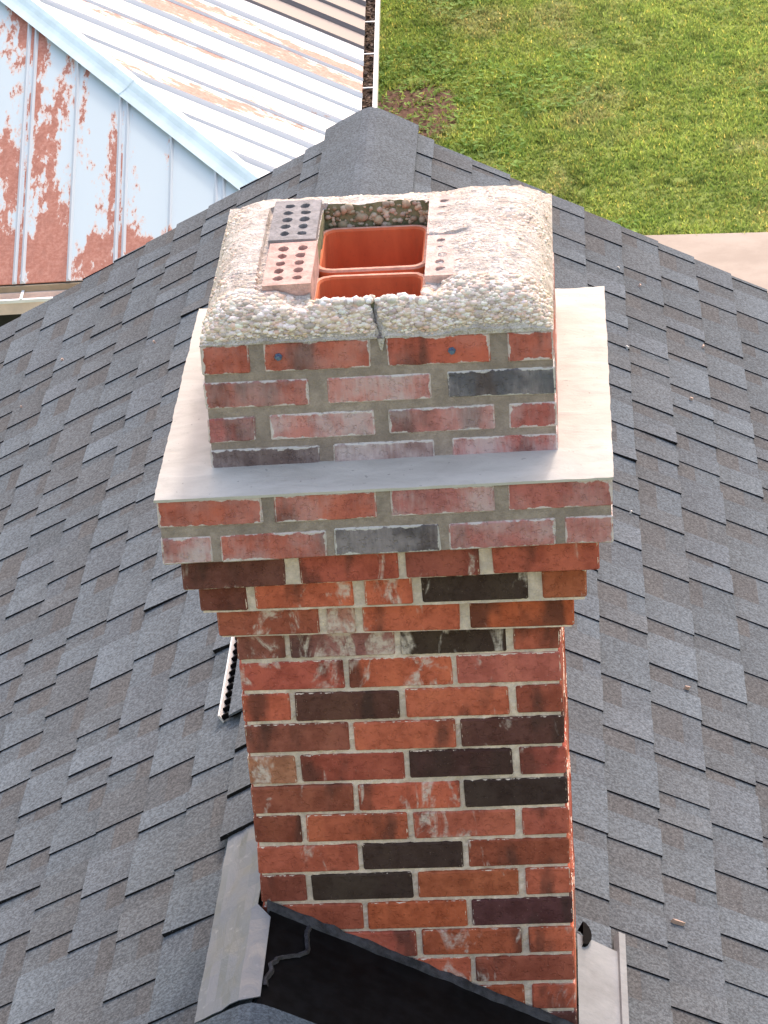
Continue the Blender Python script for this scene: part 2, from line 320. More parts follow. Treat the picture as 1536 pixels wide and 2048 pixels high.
# grass on the visible lawn
def make_grass():
    N = 105000
    x = rng.uniform(-2.2, 8.5, N); y = rng.uniform(18.75, 30.0, N)
    dens = np.array([mnoise.noise(Vector((a * 1.1, b * 1.1, 3.1))) for a, b in zip(x, y)])
    dn = np.array([mnoise.noise(Vector((a * 4.0, b * 4.0, 9.0))) for a, b in zip(x, y)])
    inside = ((x - DIRT[0]) / 0.42) ** 2 + ((y - DIRT[1]) / 0.85) ** 2 + dn * 1.4
    keep = (y > EDGE_Y + 0.045 - 0.0467 * x) & ((inside > 1.0) | (rng.random(N) < 0.10)) & (x > -2.2)
    x, y, dens, dn = x[keep], y[keep], dens[keep], dn[keep]; N = len(x)
    V = []; F = []; T = []
    K = 5
    h = 0.72 * (0.045 + 0.035 * np.clip(dens + 0.3, 0, 1) + 0.05 * np.clip(dn - 0.15, 0, 1))
    for k in range(K):
        a = rng.uniform(0, 2 * np.pi, N); ln = h * rng.uniform(0.5, 1.25, N); wd = rng.uniform(0.006, 0.012, N); tilt = rng.uniform(0.4, 1.35, N)
        ox = x + rng.normal(0, 0.02, N); oy = y + rng.normal(0, 0.02, N)
        px, py = -np.sin(a) * wd, np.cos(a) * wd
        tip = np.stack([ox + np.cos(a) * ln * np.sin(tilt), oy + np.sin(a) * ln * np.sin(tilt), ln * np.cos(tilt) + 0.004], 1)
        A = np.stack([ox - px, oy - py, np.zeros(N) - 0.003], 1); B = np.stack([ox + px, oy + py, np.zeros(N) - 0.003], 1)
        base = len(V) * 0
        V.append(np.stack([A, B, tip], 1).reshape(-1, 3))
        br = np.clip(rng.normal(1.0, 0.22, N) + 0.25 * dens - 0.4 * np.clip(dn, 0, 1), 0.45, 1.7)
        yel = rng.random(N) < 0.10
        T.append(np.stack([br * np.where(yel, 1.9, 1.0), br * np.where(yel, 1.35, 1.0), br * np.where(yel, 1.5, 1.0)], 1))
    # broad-leaved weeds in patches and round the bare soil
    nw = 9000; wx = rng.uniform(-1.6, 3.2, nw); wy = rng.uniform(EDGE_Y + 0.05, 27, nw)
    pn = np.array([mnoise.noise(Vector((a * 0.9, b * 0.6, 31))) for a, b in zip(wx, wy)])
    near = np.exp(-(((wx - DIRT[0]) / 0.9) ** 2 + ((wy - DIRT[1]) / 1.8) ** 2))
    kp = (pn + 0.9 * near) > 0.28; wx, wy = wx[kp], wy[kp]; nw = len(wx)
    a = rng.uniform(0, 2 * np.pi, nw); l = rng.uniform(0.02, 0.045, nw); b_ = l * rng.uniform(0.35, 0.6, nw); hz_ = rng.uniform(0.015, 0.05, nw); tl = rng.uniform(-0.5, 0.5, nw) * l
    dx, dy = np.cos(a), np.sin(a)
    p0 = np.stack([wx - dx * l, wy - dy * l, hz_ - tl], 1); p2 = np.stack([wx + dx * l, wy + dy * l, hz_ + tl], 1)
    p1 = np.stack([wx - dy * b_, wy + dx * b_, hz_ + 0.004], 1); p3 = np.stack([wx + dy * b_, wy - dx * b_, hz_ + 0.004], 1)
    V.append(np.stack([p0, p1, p2], 1).reshape(-1, 3)); V.append(np.stack([p0, p2, p3], 1).reshape(-1, 3))
    br = rng.uniform(0.7, 1.35, nw); T.append(np.stack([br * 0.8, br, br * 0.9], 1)); T.append(np.stack([br * 0.8, br, br * 0.9], 1))
    V = np.concatenate(V); F = np.arange(len(V)).reshape(-1, 3)
    me = fast_mesh('lawn_grass', V, F, M['grass'], tint=np.concatenate(T))
    o = link('lawn_grass', me)
    tag(o, 'patchy green lawn grass beyond the shingled roof', 'grass', kind='stuff')
make_grass()

# ================================================================== METAL-ROOFED BUILDING
def metal_building():
    p = rad(27.0); tp = math.tan(p)
    root = empty('metal_roofed_building', (-0.71, 12.50, 0), None, rad(2.0))
    tag(root, 'neighbouring building with pale blue, rust-stained standing seam metal hip roof', 'building')
    EZ = 2.54; W2 = 4.2; LEN = 16.0; PW = 0.3035; PS = 0.335
    def loc(name, mb, mat, par=root, smooth=False, color=None, tint=False):
        me_o = mb.build(name, mat, None, (0, 0, 0), smooth, tint); me_o.parent = par
        if color: me_o.color = color
        return me_o
    # walls
    for nm, b in (('wall', (-2 * W2 + 0.45, -0.45, 0.45, 0.6, 0, EZ - 0.06)), ('wall', (-0.6, -0.45, 0.6, LEN, 0, EZ - 0.06)), ('wall', (-2 * W2 + 0.45, -2 * W2 + 0.6, 0.6, LEN, 0, EZ - 0.06)), ('wall', (-2 * W2 + 0.6, -0.6, LEN - 0.15, LEN, 0, EZ - 0.06))):
        m = MB(); m.box(*b); loc(nm, m, M['darkwall'])
    m = MB(); m.box(-2 * W2 + 0.02, -0.02, 0.02, LEN, EZ - 0.058, EZ - 0.03); loc('soffit', m, M['darkwall'])
    m = MB(); m.box(-2 * W2, 0.0, -0.018, 0.0, EZ - 0.16, EZ - 0.012); loc('fascia', m, M['tan'])
    def zf(y): return EZ + y * tp
    th = 0.006
    i = 0
    r2 = random.Random(5)
    # front slope, panels run up the slope; each stops at the hip
    nP = int(2 * W2 / PW) + 1
    rust_front = [0.15, 0.15, 0.18, 0.30, 0.46, 0.50, 0.55, 0.60, 0.5]
    for i in range(nP):
        x1 = min(0.0, -0.215 - (i - 1) * PW); x0 = max(-2 * W2, -0.215 - i * PW)
        def top(x): return min(-x, 2 * W2 + x)
        m = MB()
        a, b = max(0.0, top(x0)), max(0.0, top(x1))
        ym = (0, 0)
        pts = [(x0, 0, zf(0)), (x1, 0, zf(0)), (x1, b, zf(b)), (x0, a, zf(a))]
        m.hexa([(q[0], q[1], q[2] - th) for q in pts] + pts)
        am = rust_front[i] if i < len(rust_front) else r2.uniform(0.4, 0.9)
        c = (0.525, 0.60, 0.605)
        loc('roof_panel', m, M['metal_front'], color=(c[0], c[1], c[2], am))
        # seam rib on the left edge of the panel
        m = MB(); yt = top(x0)
        if yt > 0.05:
            dbl = (i % 2 == 0)
            offs = (-0.024, 0.024) if dbl else (0.0,)
            for o_ in offs:
                xa, xb, xm = x0 + o_ - 0.014, x0 + o_ + 0.014, x0 + o_; hgt = 0.019
                A0, A1 = (xa, -0.004, zf(-0.004)), (xa, yt, zf(yt)); B0, B1 = (xb, -0.004, zf(-0.004)), (xb, yt, zf(yt)); C0, C1 = (xm, -0.004, zf(0) + hgt), (xm, yt, zf(yt) + hgt)
                m.quad(A0, C0, C1, A1); m.quad(C0, B0, B1, C1); m.face([A0, B0, C0])
            loc('seam_rib', m, M['metal_front'], color=(0.54, 0.58, 0.60, 0.15 + 0.2 * r2.random()))
    # right slope, panels run across to the gutter
    nS = int(LEN / PS)
    for j in range(nS):
        y0, y1 = max(0.0, j * PS - 0.04), (j + 1) * PS - 0.04
        def topx(y): return -min(y, W2)
        a, b = topx(y0), topx(y1)
        m = MB()
        pts = [(0, y0, EZ), (0, y1, EZ), (b, y1, EZ - b * tp), (a, y0, EZ - a * tp)]
        m.hexa([(q[0], q[1], q[2] - th) for q in pts] + pts)
        c = (0.72, 0.711, 0.693); am = r2.uniform(0.12, 0.38)
        if j in (9, 10): am = 0.60
        if j in (5, 7): am = 0.42
        if j in (12, 13, 14, 15): c = (0.2124, 0.18, 0.1746); am = 0.25
        elif j > 15: am = 0.75
        loc('roof_panel', m, M['metal_side'], color=(c[0], c[1], c[2], am))
        m = MB()
        for o_ in ((-0.022, 0.022) if j % 2 else (0.0,)):
            ya, yb, ym_ = y0 + o_ - 0.014, y0 + o_ + 0.014, y0 + o_; hgt = 0.019
            if ya < 0.03: continue
            xt = topx(y0)
            A0, A1 = (0.004, ya, EZ), (xt, ya, EZ - xt * tp); B0, B1 = (0.004, yb, EZ), (xt, yb, EZ - xt * tp); C0, C1 = (0.004, ym_, EZ + hgt), (xt, ym_, EZ - xt * tp + hgt)
            m.quad(A0, A1, C1, C0); m.quad(C0, C1, B1, B0); m.face([A0, C0, B0])
        if m.f:
            c2 = (0.66, 0.66, 0.66) if not (12 <= j <= 15) else (0.171, 0.1476, 0.144)
            loc('seam_rib', m, M['metal_side'], color=(c2[0], c2[1], c2[2], 0.30))
    # left slope as one sheet, never in view
    m = MB(); m.quad((-2 * W2, 0, EZ), (-W2, W2, EZ + W2 * tp), (-W2, LEN, EZ + W2 * tp), (-2 * W2, LEN, EZ)); loc('roof_sheet', m, M['metal_side'], color=(0.7, 0.7, 0.7, 0.3))
    # hip cap: shallow folded cap following the hip, with a rolled crown
    m = MB()
    hipd = Vector((-1, 1, tp)).normalized(); side = Vector((1, 1, 0)).normalized(); up = hipd.cross(side)
    if up.z < 0: up = -up
    prof = []
    for s_ in np.linspace(-0.115, 0.115, 11):
        zz = 0.040 - abs(s_) * 0.42 + (0.020 * math.cos(s_ / 0.05 * math.pi / 2) if abs(s_) < 0.05 else 0)
        prof.append((s_, zz))
    L0, L1 = 0.02, W2 * math.sqrt(2 + tp * tp)
    nseg = 3; base0 = Vector((0, 0, EZ))
    cap_parts = []
    for q in range(nseg):
        m = MB(); a0 = L0 + (L1 - L0) * q / nseg - 0.04; a1 = L0 + (L1 - L0) * (q + 1) / nseg; lift = 0.004 * (q + 1)
        for (s0, z0), (s1, z1) in zip(prof[:-1], prof[1:]):
            P = [base0 + hipd * t + side * s + up * (z + lift) for t, s, z in ((a0, s0, z0), (a0, s1, z1), (a1, s1, z1), (a1, s0, z0))]
            m.quad(*[tuple(v) for v in P])
        loc('hip_cap', m, M['trim'], smooth=True)
    # right gutter, seen from above, full of leaf litter
    def gutter(nm, along):
        m = MB(); z1 = EZ - 0.022; z0 = EZ - 0.12; w_ = 0.095; t = 0.012
        if along == 'y':
            a, b = -0.1, LEN
            m.box(t, w_ - 0.022, a, b, z0, z0 + t); m.box(w_ - 0.022, w_ + 0.004, a, b, z0, z1 + 0.010)
        else:
            a, b = -2 * W2, 0.0
            m.box(a, b, -t - 0.02, -0.02, z0, z1 - 0.02); m.box(a, b, -w_ - 0.02, -t - 0.02, z0, z0 + t)
        return m
    gy = loc('gutter', gutter('gutter', 'y'), M['white'])
    m = MB(); m.box(-2 * W2, 0.0, -0.032, -0.020, EZ - 0.13, EZ - 0.05); m.box(-2 * W2, 0.0, -0.13, -0.032, EZ - 0.14, EZ - 0.125)
    gx = loc('gutter', m, M['beige'])
    m = MB(); m.box(-2 * W2, 0.0, -0.142, -0.130, EZ - 0.14, EZ - 0.065); loc('gutter_face', m, M['beige'], gx)
    m = MB(); m.box(-2 * W2, 0.0, -0.150, -0.128, EZ - 0.065, EZ - 0.045); loc('gutter_rim', m, M['white'], gx)
    for q in range(10):
        m = MB(); xx = -0.25 - q * 0.88; m.box(xx - 0.008, xx + 0.008, -0.15, -0.004, EZ - 0.045, EZ - 0.038); loc('gutter_strap', m, M['white'], gx)
    for q in range(22):
        m = MB(); yy = 0.3 + q * 0.72; m.box(-0.004, 0.08, yy - 0.007, yy + 0.007, EZ - 0.012, EZ - 0.007); loc('gutter_strap', m, M['white'], gy)
    # litter
    m = MB(); rr = random.Random(3)
    m.box(-0.010, 0.073, -0.08, LEN - 0.02, EZ - 0.108, EZ - 0.055, (0.06, 0.04, 0.03))
    for q in range(2600):
        x = rr.uniform(0.004, 0.074); y = rr.uniform(0.0, LEN); z = EZ - 0.05 + rr.uniform(-0.01, 0.018); a = rr.uniform(0, 6.28); l = rr.uniform(0.012, 0.03); wd = l * rr.uniform(0.3, 0.7)
        ca, sa = math.cos(a) * l, math.sin(a) * l; cb, sb = -math.sin(a) * wd, math.cos(a) * wd; t = rr.uniform(-0.012, 0.012)
        g_ = rr.choice([(0.10, 0.065, 0.045), (0.20, 0.13, 0.08), (0.30, 0.22, 0.17), (0.04, 0.028, 0.02), (0.16, 0.12, 0.10)])
        m.quad((x - ca, y - sa, z - t), (x + cb, y + sb, z + t * .5), (x + ca, y + sa, z + t), (x - cb, y - sb, z - t * .3), g_)
    tag(loc('leaf_litter', m, M['debris'], gy, tint=True), kind='stuff')
metal_building()

# ================================================================== HOUSE WITH SHINGLED ROOF
RX, RZ = 0.005, -0.632 + H                 # ridge line runs along y
PA = rad(28.3); CP, SP = math.cos(PA), math.sin(PA)
Y0, Y1 = -3.2, 4.50
SMAX = 3.6
def slope(side, s, y, up=0.0):
    """point on a roof slope: side -1 left / +1 right, s metres down from the ridge, up metres off the deck"""
    return (RX + side * (s * CP + up * SP), y, RZ - s * SP + up * CP)

house = empty('house', (0, 0.65, 0))
tag(house, 'house with charcoal grey asphalt shingle gable roof around the chimney', 'house')
ex = SMAX * CP - 0.35; ez = RZ - (SMAX - 0.4) * SP - 0.12
for b in ((-ex, -ex + 0.2, Y0 + 0.3, Y1 - 0.3), (ex - 0.2, ex, Y0 + 0.3, Y1 - 0.3)):
    m = MB(); m.box(b[0], b[1], b[2], b[3], 0, ez - 0.15); m.build('wall', M['housewall'], house, (0, 0.65, 0))
for yy in (Y0 + 0.3, Y1 - 0.5):
    m = MB(); zt = RZ - 0.25
    P = [(-ex + 0.2, 0), (ex - 0.2, 0), (ex - 0.2, ez - 0.15), (0, zt), (-ex + 0.2, ez - 0.15)]
    m.face([(q[0], yy, q[1]) for q in P][::1]); m.face([(q[0], yy + 0.2, q[1]) for q in P][::-1])
    for q, r in zip(P, P[1:] + P[:1]): m.quad((q[0], yy, q[1]), (q[0], yy + 0.2, q[1]), (r[0], yy + 0.2, r[1]), (r[0], yy, r[1]))
    m.build('gable_wall', M['housewall'], house, (0, 0.65, 0))
m = MB()
for sd_ in (-1, 1):
    a = [slope(sd_, s, y, u) for s, y, u in ((0, Y0, -0.02), (SMAX, Y0, -0.02), (SMAX, Y1, -0.02), (0, Y1, -0.02))]
    b = [slope(sd_, s, y, u) for s, y, u in ((0, Y0, 0.0), (SMAX, Y0, 0.0), (SMAX, Y1, 0.0), (0, Y1, 0.0))]
    m.hexa(a + b, (0.1, 0.1, 0.1))
roof = m.build('roof', M['shingle'], house, (0, 0.65, RZ), tint=True)

rs = random.Random(11)
GREYS = [(0.1081, 0.1166, 0.1239), (0.1019, 0.1092, 0.1155), (0.1145, 0.1239, 0.1323), (0.1029, 0.1071, 0.1113), (0.09975, 0.1008, 0.1029), (0.1071, 0.1134, 0.1208)]
GREYS = [(a * 0.965, b, c * 1.03) for a, b, c in GREYS]
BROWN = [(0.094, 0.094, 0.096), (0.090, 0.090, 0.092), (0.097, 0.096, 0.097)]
HA, TT, TB = 0.002, 0.0031, 0.0030
HB = HA + TT + TB
tabs = []; EDGE = (0.012, 0.012, 0.013)
CH_RECT = (-0.012, 0.615, -0.01, 0.65)
for sd_, E_, off in ((-1, 0.1245, 0.120), (1, 0.1335, 0.085)):
    k = -1
    while off + (k + 1) * E_ < SMAX + 0.01:
        s0 = max(0.0, off + k * E_); s1 = off + (k + 1) * E_
        if s1 < 0.02: k += 1; continue
        far = s1 > 2.5
        y = Y0 + rs.uniform(-0.1, 0.0)
        segs = []
        # small jog of the butt line from shingle to shingle
        jogs = {}
        while y < Y1:
            lt = rs.choice([0.08, 0.10, 0.12, 0.15, 0.19]) + rs.uniform(-0.01, 0.01); lg = rs.choice([0.05, 0.08, 0.10, 0.14]) + rs.uniform(-0.01, 0.01)
            a, b, c_ = max(y, Y0), min(y + lg, Y1 - 0.001), min(y + lg + lt, Y1 - 0.001)
            if b > a: segs.append((a, b, 'gap'))
            if c_ > b and b >= Y0: segs.append((b, c_, 'tab'))
            y += lg + lt
        m = MB()
        for (a, b, kind) in segs:
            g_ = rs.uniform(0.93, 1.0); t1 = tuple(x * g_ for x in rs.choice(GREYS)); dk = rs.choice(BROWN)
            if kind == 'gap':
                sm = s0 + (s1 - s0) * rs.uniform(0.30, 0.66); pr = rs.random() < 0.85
            else:
                sm = s0 + (s1 - s0) * 0.5; pr = False
            def hgt(s): return HA + (HB - HA) * (s - (off + k * E_)) / E_
            jj = rs.uniform(-0.002, 0.002)
            se = s1 + jj
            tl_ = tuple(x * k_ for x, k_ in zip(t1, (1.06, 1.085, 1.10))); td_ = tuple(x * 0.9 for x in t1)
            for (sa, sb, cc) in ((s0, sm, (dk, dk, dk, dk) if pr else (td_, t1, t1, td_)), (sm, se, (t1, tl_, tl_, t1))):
                q = [slope(sd_, sa, a, hgt(sa)), slope(sd_, sb, a, hgt(sb)), slope(sd_, sb, b, hgt(sb)), slope(sd_, sa, b, hgt(sa))]
                if sd_ < 0: q = q[::-1]
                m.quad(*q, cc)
            q = [slope(sd_, se, a, hgt(se)), slope(sd_, se, a, 0.0005), slope(sd_, se, b, 0.0005), slope(sd_, se, b, hgt(se))]
            if sd_ < 0: q = q[::-1]
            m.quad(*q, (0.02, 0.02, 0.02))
            if kind == 'tab':
                col_ = rs.choice(GREYS); f_ = rs.uniform(1.04, 1.22); col_ = tuple(x * f_ for x in col_)
                lift = TT * rs.uniform(0.85, 1.15); curl = rs.uniform(0.003, 0.007) if rs.random() < 0.035 else 0.0
                sb = s1 + rs.uniform(-0.001, 0.0035)
                sk = rs.uniform(-0.003, 0.003)
                bot = [slope(sd_, s0, a, hgt(s0) - 0.001), slope(sd_, sb, a + sk, hgt(s1) - 0.001), slope(sd_, sb, b + sk, hgt(s1) - 0.001), slope(sd_, s0, b, hgt(s0) - 0.001)]
                top = [slope(sd_, s0, a, hgt(s0) + lift), slope(sd_, sb, a + sk, hgt(s1) + lift + rs.uniform(0, 0.0015) + curl), slope(sd_, sb, b + sk, hgt(s1) + lift), slope(sd_, s0, b, hgt(s0) + lift)]
                if sd_ < 0: bot, top = [bot[i] for i in (1, 0, 3, 2)], [top[i] for i in (1, 0, 3, 2)]
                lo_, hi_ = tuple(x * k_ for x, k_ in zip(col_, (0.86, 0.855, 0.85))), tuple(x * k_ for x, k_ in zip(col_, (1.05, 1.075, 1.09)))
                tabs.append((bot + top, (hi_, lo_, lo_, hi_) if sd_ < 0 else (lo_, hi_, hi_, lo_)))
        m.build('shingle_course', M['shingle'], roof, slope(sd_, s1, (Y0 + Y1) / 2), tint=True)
        k += 1
# the 300 tabs that show largest are single objects, the rest one mesh
def visible_area(T):
    q = project(np.array(T[4:]))
    cx, cy = q.mean(0)
    if not (-10 < cx < 1546 and -10 < cy < 2058): return 0.0
    xs = np.array(T)[:, 0].mean(); ys = np.array(T)[:, 1].mean()
    lft = np.interp(cy, [370, 690, 1000, 1130, 1280, 2048], [470, 395, 312, 330, 470, 530])
    rgt = np.interp(cy, [370, 600, 960, 1080, 1250, 2048], [1110, 1218, 1224, 1226, 1125, 1155])
    if cy > 370 and lft + 4 < cx < rgt - 4: return 0.0
    return 0.5 * abs(sum(q[i][0] * q[(i + 1) % 4][1] - q[(i + 1) % 4][0] * q[i][1] for i in range(4)))
order = sorted(range(len(tabs)), key=lambda i: -visible_area(tabs[i][0]))
rest = MB()
for r_, i in enumerate(order):
    T, c_ = tabs[i]
    if r_ < 300:
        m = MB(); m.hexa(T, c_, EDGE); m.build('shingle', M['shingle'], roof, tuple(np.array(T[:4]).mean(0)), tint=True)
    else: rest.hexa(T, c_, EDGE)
tag(rest.build('shingles', M['shingle'], roof, (0, 0.65, RZ), tint=True), kind='stuff')

# ridge vent with its cap shingles, from the far gable to beside the chimney
VE = 0.865                                # near end of the vent
m = MB()
for sd_ in (-1, 1):
    a = [slope(sd_, s, y, u) for s, y, u in ((0, VE, 0.006), (0.162, VE, 0.012), (0.150, Y1 - 0.02, 0.012), (0, Y1 - 0.02, 0.006))]
    b = [slope(sd_, s, y, u) for s, y, u in ((0, VE, 0.018), (0.162, VE, 0.018), (0.150, Y1 - 0.02, 0.018), (0, Y1 - 0.02, 0.018))]
    if sd_ < 0: a, b = [a[i] for i in (1, 0, 3, 2)], [b[i] for i in (1, 0, 3, 2)]
    m.hexa(a + b)
vent = m.build('ridge_vent', M['vent'], roof, (0, 0.65, RZ))
for sd_ in (-1, 1):
    m = MB()
    a = [slope(sd_, s, y, u) for s, y, u in ((0.180, VE, 0.010), (0.184, VE, 0.010), (0.184, 1.6, 0.010), (0.180, 1.6, 0.010))]
    b = [slope(sd_, s, y, u) for s, y, u in ((0.180, VE, 0.030), (0.184, VE, 0.030), (0.184, 1.6, 0.030), (0.180, 1.6, 0.030))]
    if sd_ < 0: a, b = [a[i] for i in (1, 0, 3, 2)], [b[i] for i in (1, 0, 3, 2)]
    m.hexa(a + b); m.build('vent_edge', M['white'], roof, slope(sd_, 0.182, 2.6))
    m = MB()
    y = VE + 0.004
    while y < 1.6:
        a = [slope(sd_, s, yy, u) for s, yy, u in ((0.164, y, 0.012), (0.181, y, 0.012), (0.181, y + 0.006, 0.012), (0.164, y + 0.006, 0.012))]
        b = [slope(sd_, s, yy, u) for s, yy, u in ((0.164, y, 0.025), (0.181, y, 0.022), (0.181, y + 0.006, 0.022), (0.164, y + 0.006, 0.025))]
        if sd_ < 0: a, b = [a[i] for i in (1, 0, 3, 2)], [b[i] for i in (1, 0, 3, 2)]
        m.hexa(a + b); y += 0.032
    tag(m.build('vent_louvers', M['vent'], roof, slope(sd_, 0.17, 2.6)), kind='stuff')
def cap_shingle(ya, yb, hw, u0, u1, c, th=0.006, edge=None):
    """bent ridge cap from ya (near, exposed end) to yb; u1 at near end"""
    m = MB(); N = 13
    pts = []
    for s_ in np.linspace(-hw, hw, N):
        sd_ = -1 if s_ < 0 else 1
        rnd = 0.010 * math.exp(-(abs(s_) / 0.03) ** 2)
        pts.append((sd_, abs(s_), rnd))
    for i in range(N - 1):
        q = []
        for (yy, u) in ((ya, u1), (yb, u0)):
            for t_ in (-th, 0):
                for j in (i, i + 1):
                    sd_, s_, rnd = pts[j]; q.append((RX + sd_ * s_ * CP, yy, RZ - math.sqrt(s_ * s_ + 0.0006) * SP + 0.004 + (u + t_) / CP))
        # q: ya bottom i,i+1, ya top i,i+1, yb bottom i,i+1, yb top i,i+1
        m.hexa([q[0], q[1], q[5], q[4], q[2], q[3], q[7], q[6]], c, edge or EDGE)
    return m.build('ridge_cap', M['shingle'], roof, (RX, (ya + yb) / 2, RZ), tint=True)
y = VE - 0.015
i = 0
while y < Y1 - 0.02:
    yb = min(y + 0.26, Y1 + 0.01); c = rs.choice(GREYS); c = tuple(x * rs.uniform(0.97, 1.03) for x in c)
    c = tuple(x * 1.12 for x in GREYS[i % 2]); cap_shingle(y, yb, 0.170, 0.030, 0.024, c, 0.005, c); y += 0.145 if i else 0.15; i += 1
for ya, yb, u0, u1 in ((0.675, 0.90, 0.014, 0.026), (0.487, 0.72, 0.016, 0.028), (0.325, 0.53, 0.018, 0.030)):
    cap_shingle(ya, yb, 0.137, u0, u1, rs.choice(GREYS), 0.010)
# caps in front of the chimney (their ends lie over the black membrane)
for ya, yb, u0, u1 in ((-0.46, -0.325, 0.030, 0.034), (-0.60, -0.40, 0.030, 0.040), (-0.76, -0.56, 0.030, 0.040)):
    cap_shingle(ya, yb, 0.14, u0, u1, rs.choice(GREYS[:3]), 0.008)
y = -0.92
while y > Y0: cap_shingle(y, y + 0.2, 0.14, 0.016, 0.028, rs.choice(GREYS), 0.008); y -= 0.16

# flashing over the ridge at the chimney's near left corner
def sheet(name, outline, th, mat, par, bumps=None):
    """outline: grid of points (rows of equal length); extruded along -z a little"""
    m = MB(); R = len(outline); Cn = len(outline[0])
    for i in range(R - 1):
        for j in range(Cn - 1):
            m.quad(outline[i][j], outline[i][j + 1], outline[i + 1][j + 1], outline[i + 1][j])
    dn = [[(p[0], p[1], p[2] - th) for p in row] for row in outline]
    for i in range(R - 1):
        for j in range(Cn - 1):
            m.quad(dn[i][j], dn[i + 1][j], dn[i + 1][j + 1], dn[i][j + 1])
    rim = [(0, j) for j in range(Cn)] + [(i, Cn - 1) for i in range(1, R)] + [(R - 1, j) for j in range(Cn - 2, -1, -1)] + [(i, 0) for i in range(R - 2, 0, -1)]
    for a, b in zip(rim, rim[1:] + rim[:1]):
        m.quad(outline[a[0]][a[1]], dn[a[0]][a[1]], dn[b[0]][b[1]], outline[b[0]][b[1]])
    o0 = outline[R // 2][Cn // 2]
    return m.build(name, mat, par, o0, smooth=True)
rows = []
for yy in np.linspace(0.345, -0.300, 16):
    row = []
    sL = 0.105 + 0.012 * (0.345 - yy) / 0.64
    for t_ in np.linspace(0, 1, 7):
        s_ = sL * (1 - t_) - 0.004 * t_
        wv = 0.004 * mnoise.noise(Vector((s_ * 22, yy * 9, 2.0))) + 0.003 * mnoise.noise(Vector((s_ * 60, yy * 18, 7.0)))
        row.append(slope(-1, max(s_, 0.0), yy, 0.023 + wv + 0.004 * t_))
    if yy < 0.0: row[-1] = slope(1, 0.002, yy, 0.027)
    rows.append(row)
sheet('flashing', rows, 0.002, M['galv'], roof)
# step flashing on the right of the chimney
def right_sheet(name, s0, s1, y0, y1, up0, up1, mat, bev=0.0):
    rows = []
    for yy in np.linspace(y0, y1, 10):
        rows.append([slope(1, s_, yy, up0 + (up1 - up0) * t_ + 0.0015 * mnoise.noise(Vector((s_ * 30, yy * 14, 5)))) for t_, s_ in zip(np.linspace(0, 1, 6), np.linspace(s0, s1, 6))])
    return sheet(name, rows, 0.0025, mat, roof)
right_sheet('flashing', 0.664, 0.760, 0.325, -0.35, 0.028, 0.024, M['alu'])
m = MB(); a = [slope(1, s, y, u) for s, y, u in ((0.757, -0.35, 0.012), (0.779, -0.35, 0.012), (0.779, 0.388, 0.012), (0.757, 0.388, 0.012))]; b = [slope(1, s, y, u) for s, y, u in ((0.760, -0.35, 0.031), (0.775, -0.35, 0.031), (0.775, 0.388, 0.031), (0.760, 0.388, 0.031))]
m.hexa(a + b); m.build('flashing_lip', M['alu'], roof, slope(1, 0.768, 0.02))
# dark flap of sealant at the foot of the chimney's right side
m = MB(); N = 9; fr = []
for i in range(N):
    t_ = math.pi * i / (N - 1); fr.append((0.674 + 0.020 * math.sin(t_), 0.325 + 0.040 * math.cos(t_)))
for (sa, ya), (sb, yb) in zip(fr[:-1], fr[1:]):
    m.quad(slope(1, sa, ya, 0.010), slope(1, sb, yb, 0.010), slope(1, sb, yb, 0.036), slope(1, sa, ya, 0.036))
m.face([slope(1, a_, b_, 0.036) for a_, b_ in fr][::-1])
m.build('sealant_flap', M['vent'], roof, slope(1, 0.68, 0.34))
# black membrane in front of the chimney, on the right slope, with an upturned lip against the bricks
rows = []
for i, yy in enumerate(np.linspace(-0.002, -0.62, 14)):
    rows.append([slope(1, s_, yy, 0.019 + 0.003 * mnoise.noise(Vector((s_ * 14, yy * 14, 1))) + (0.006 if i == 0 else 0)) for s_ in np.linspace(0.0, 0.80, 20)])
mem = sheet('membrane', rows, 0.003, M['black'], roof)
m = MB(); Np = 60; ss = np.linspace(-0.004, 0.70, Np)
ring = []
for s_ in ss:
    wv = 0.004 * mnoise.noise(Vector((s_ * 25, 3, 1))); th = 0.016 + 0.005 * mnoise.noise(Vector((s_ * 40, 8, 1)))
    x, _, z = slope(1, s_, 0, 0.020); ring.append([(x, -0.001, z + th + wv), (x, -0.007, z + th * 0.8 + wv), (x, -0.015, z + 0.006 + wv), (x, -0.024, z - 0.006)])
for a, b in zip(ring[:-1], ring[1:]):
    for j in range(3): m.quad(a[j], a[j + 1], b[j + 1], b[j])
m.build('membrane_lip', M['lip'], roof, slope(1, 0.3, -0.01))
# torn edge of the membrane's top layer
path = [(0.084, -0.012), (0.082, -0.05), (0.086, -0.095), (0.072, -0.118), (0.046, -0.140), (0.030, -0.155), (0.016, -0.185), (0.020, -0.205), (0.010, -0.235), (0.012, -0.262)]
m = MB(); prev = None
for i in range(len(path) - 1):
    for t_ in np.linspace(0, 1, 6)[:-1]:
        s_ = path[i][0] * (1 - t_) + path[i + 1][0] * t_; yy = path[i][1] * (1 - t_) + path[i + 1][1] * t_
        jx = 0.003 * mnoise.noise(Vector((s_ * 80, yy * 80, 4)))
        d = Vector((path[i + 1][0] - path[i][0], path[i + 1][1] - path[i][1])).normalized(); nx, ny = -d.y * 0.0055, d.x * 0.0055
        cur = [slope(1, max(0.001, s_ + jx - nx), yy - ny, 0.022), slope(1, max(0.001, s_ + jx), yy, 0.026), slope(1, max(0.001, s_ + jx + nx), yy + ny, 0.022)]
        if prev:
            m.quad(prev[0], prev[1], cur[1], cur[0]); m.quad(prev[1], prev[2], cur[2], cur[1])
        prev = cur
m.build('torn_edge', M['lip'], roof, slope(1, 0.05, -0.12))

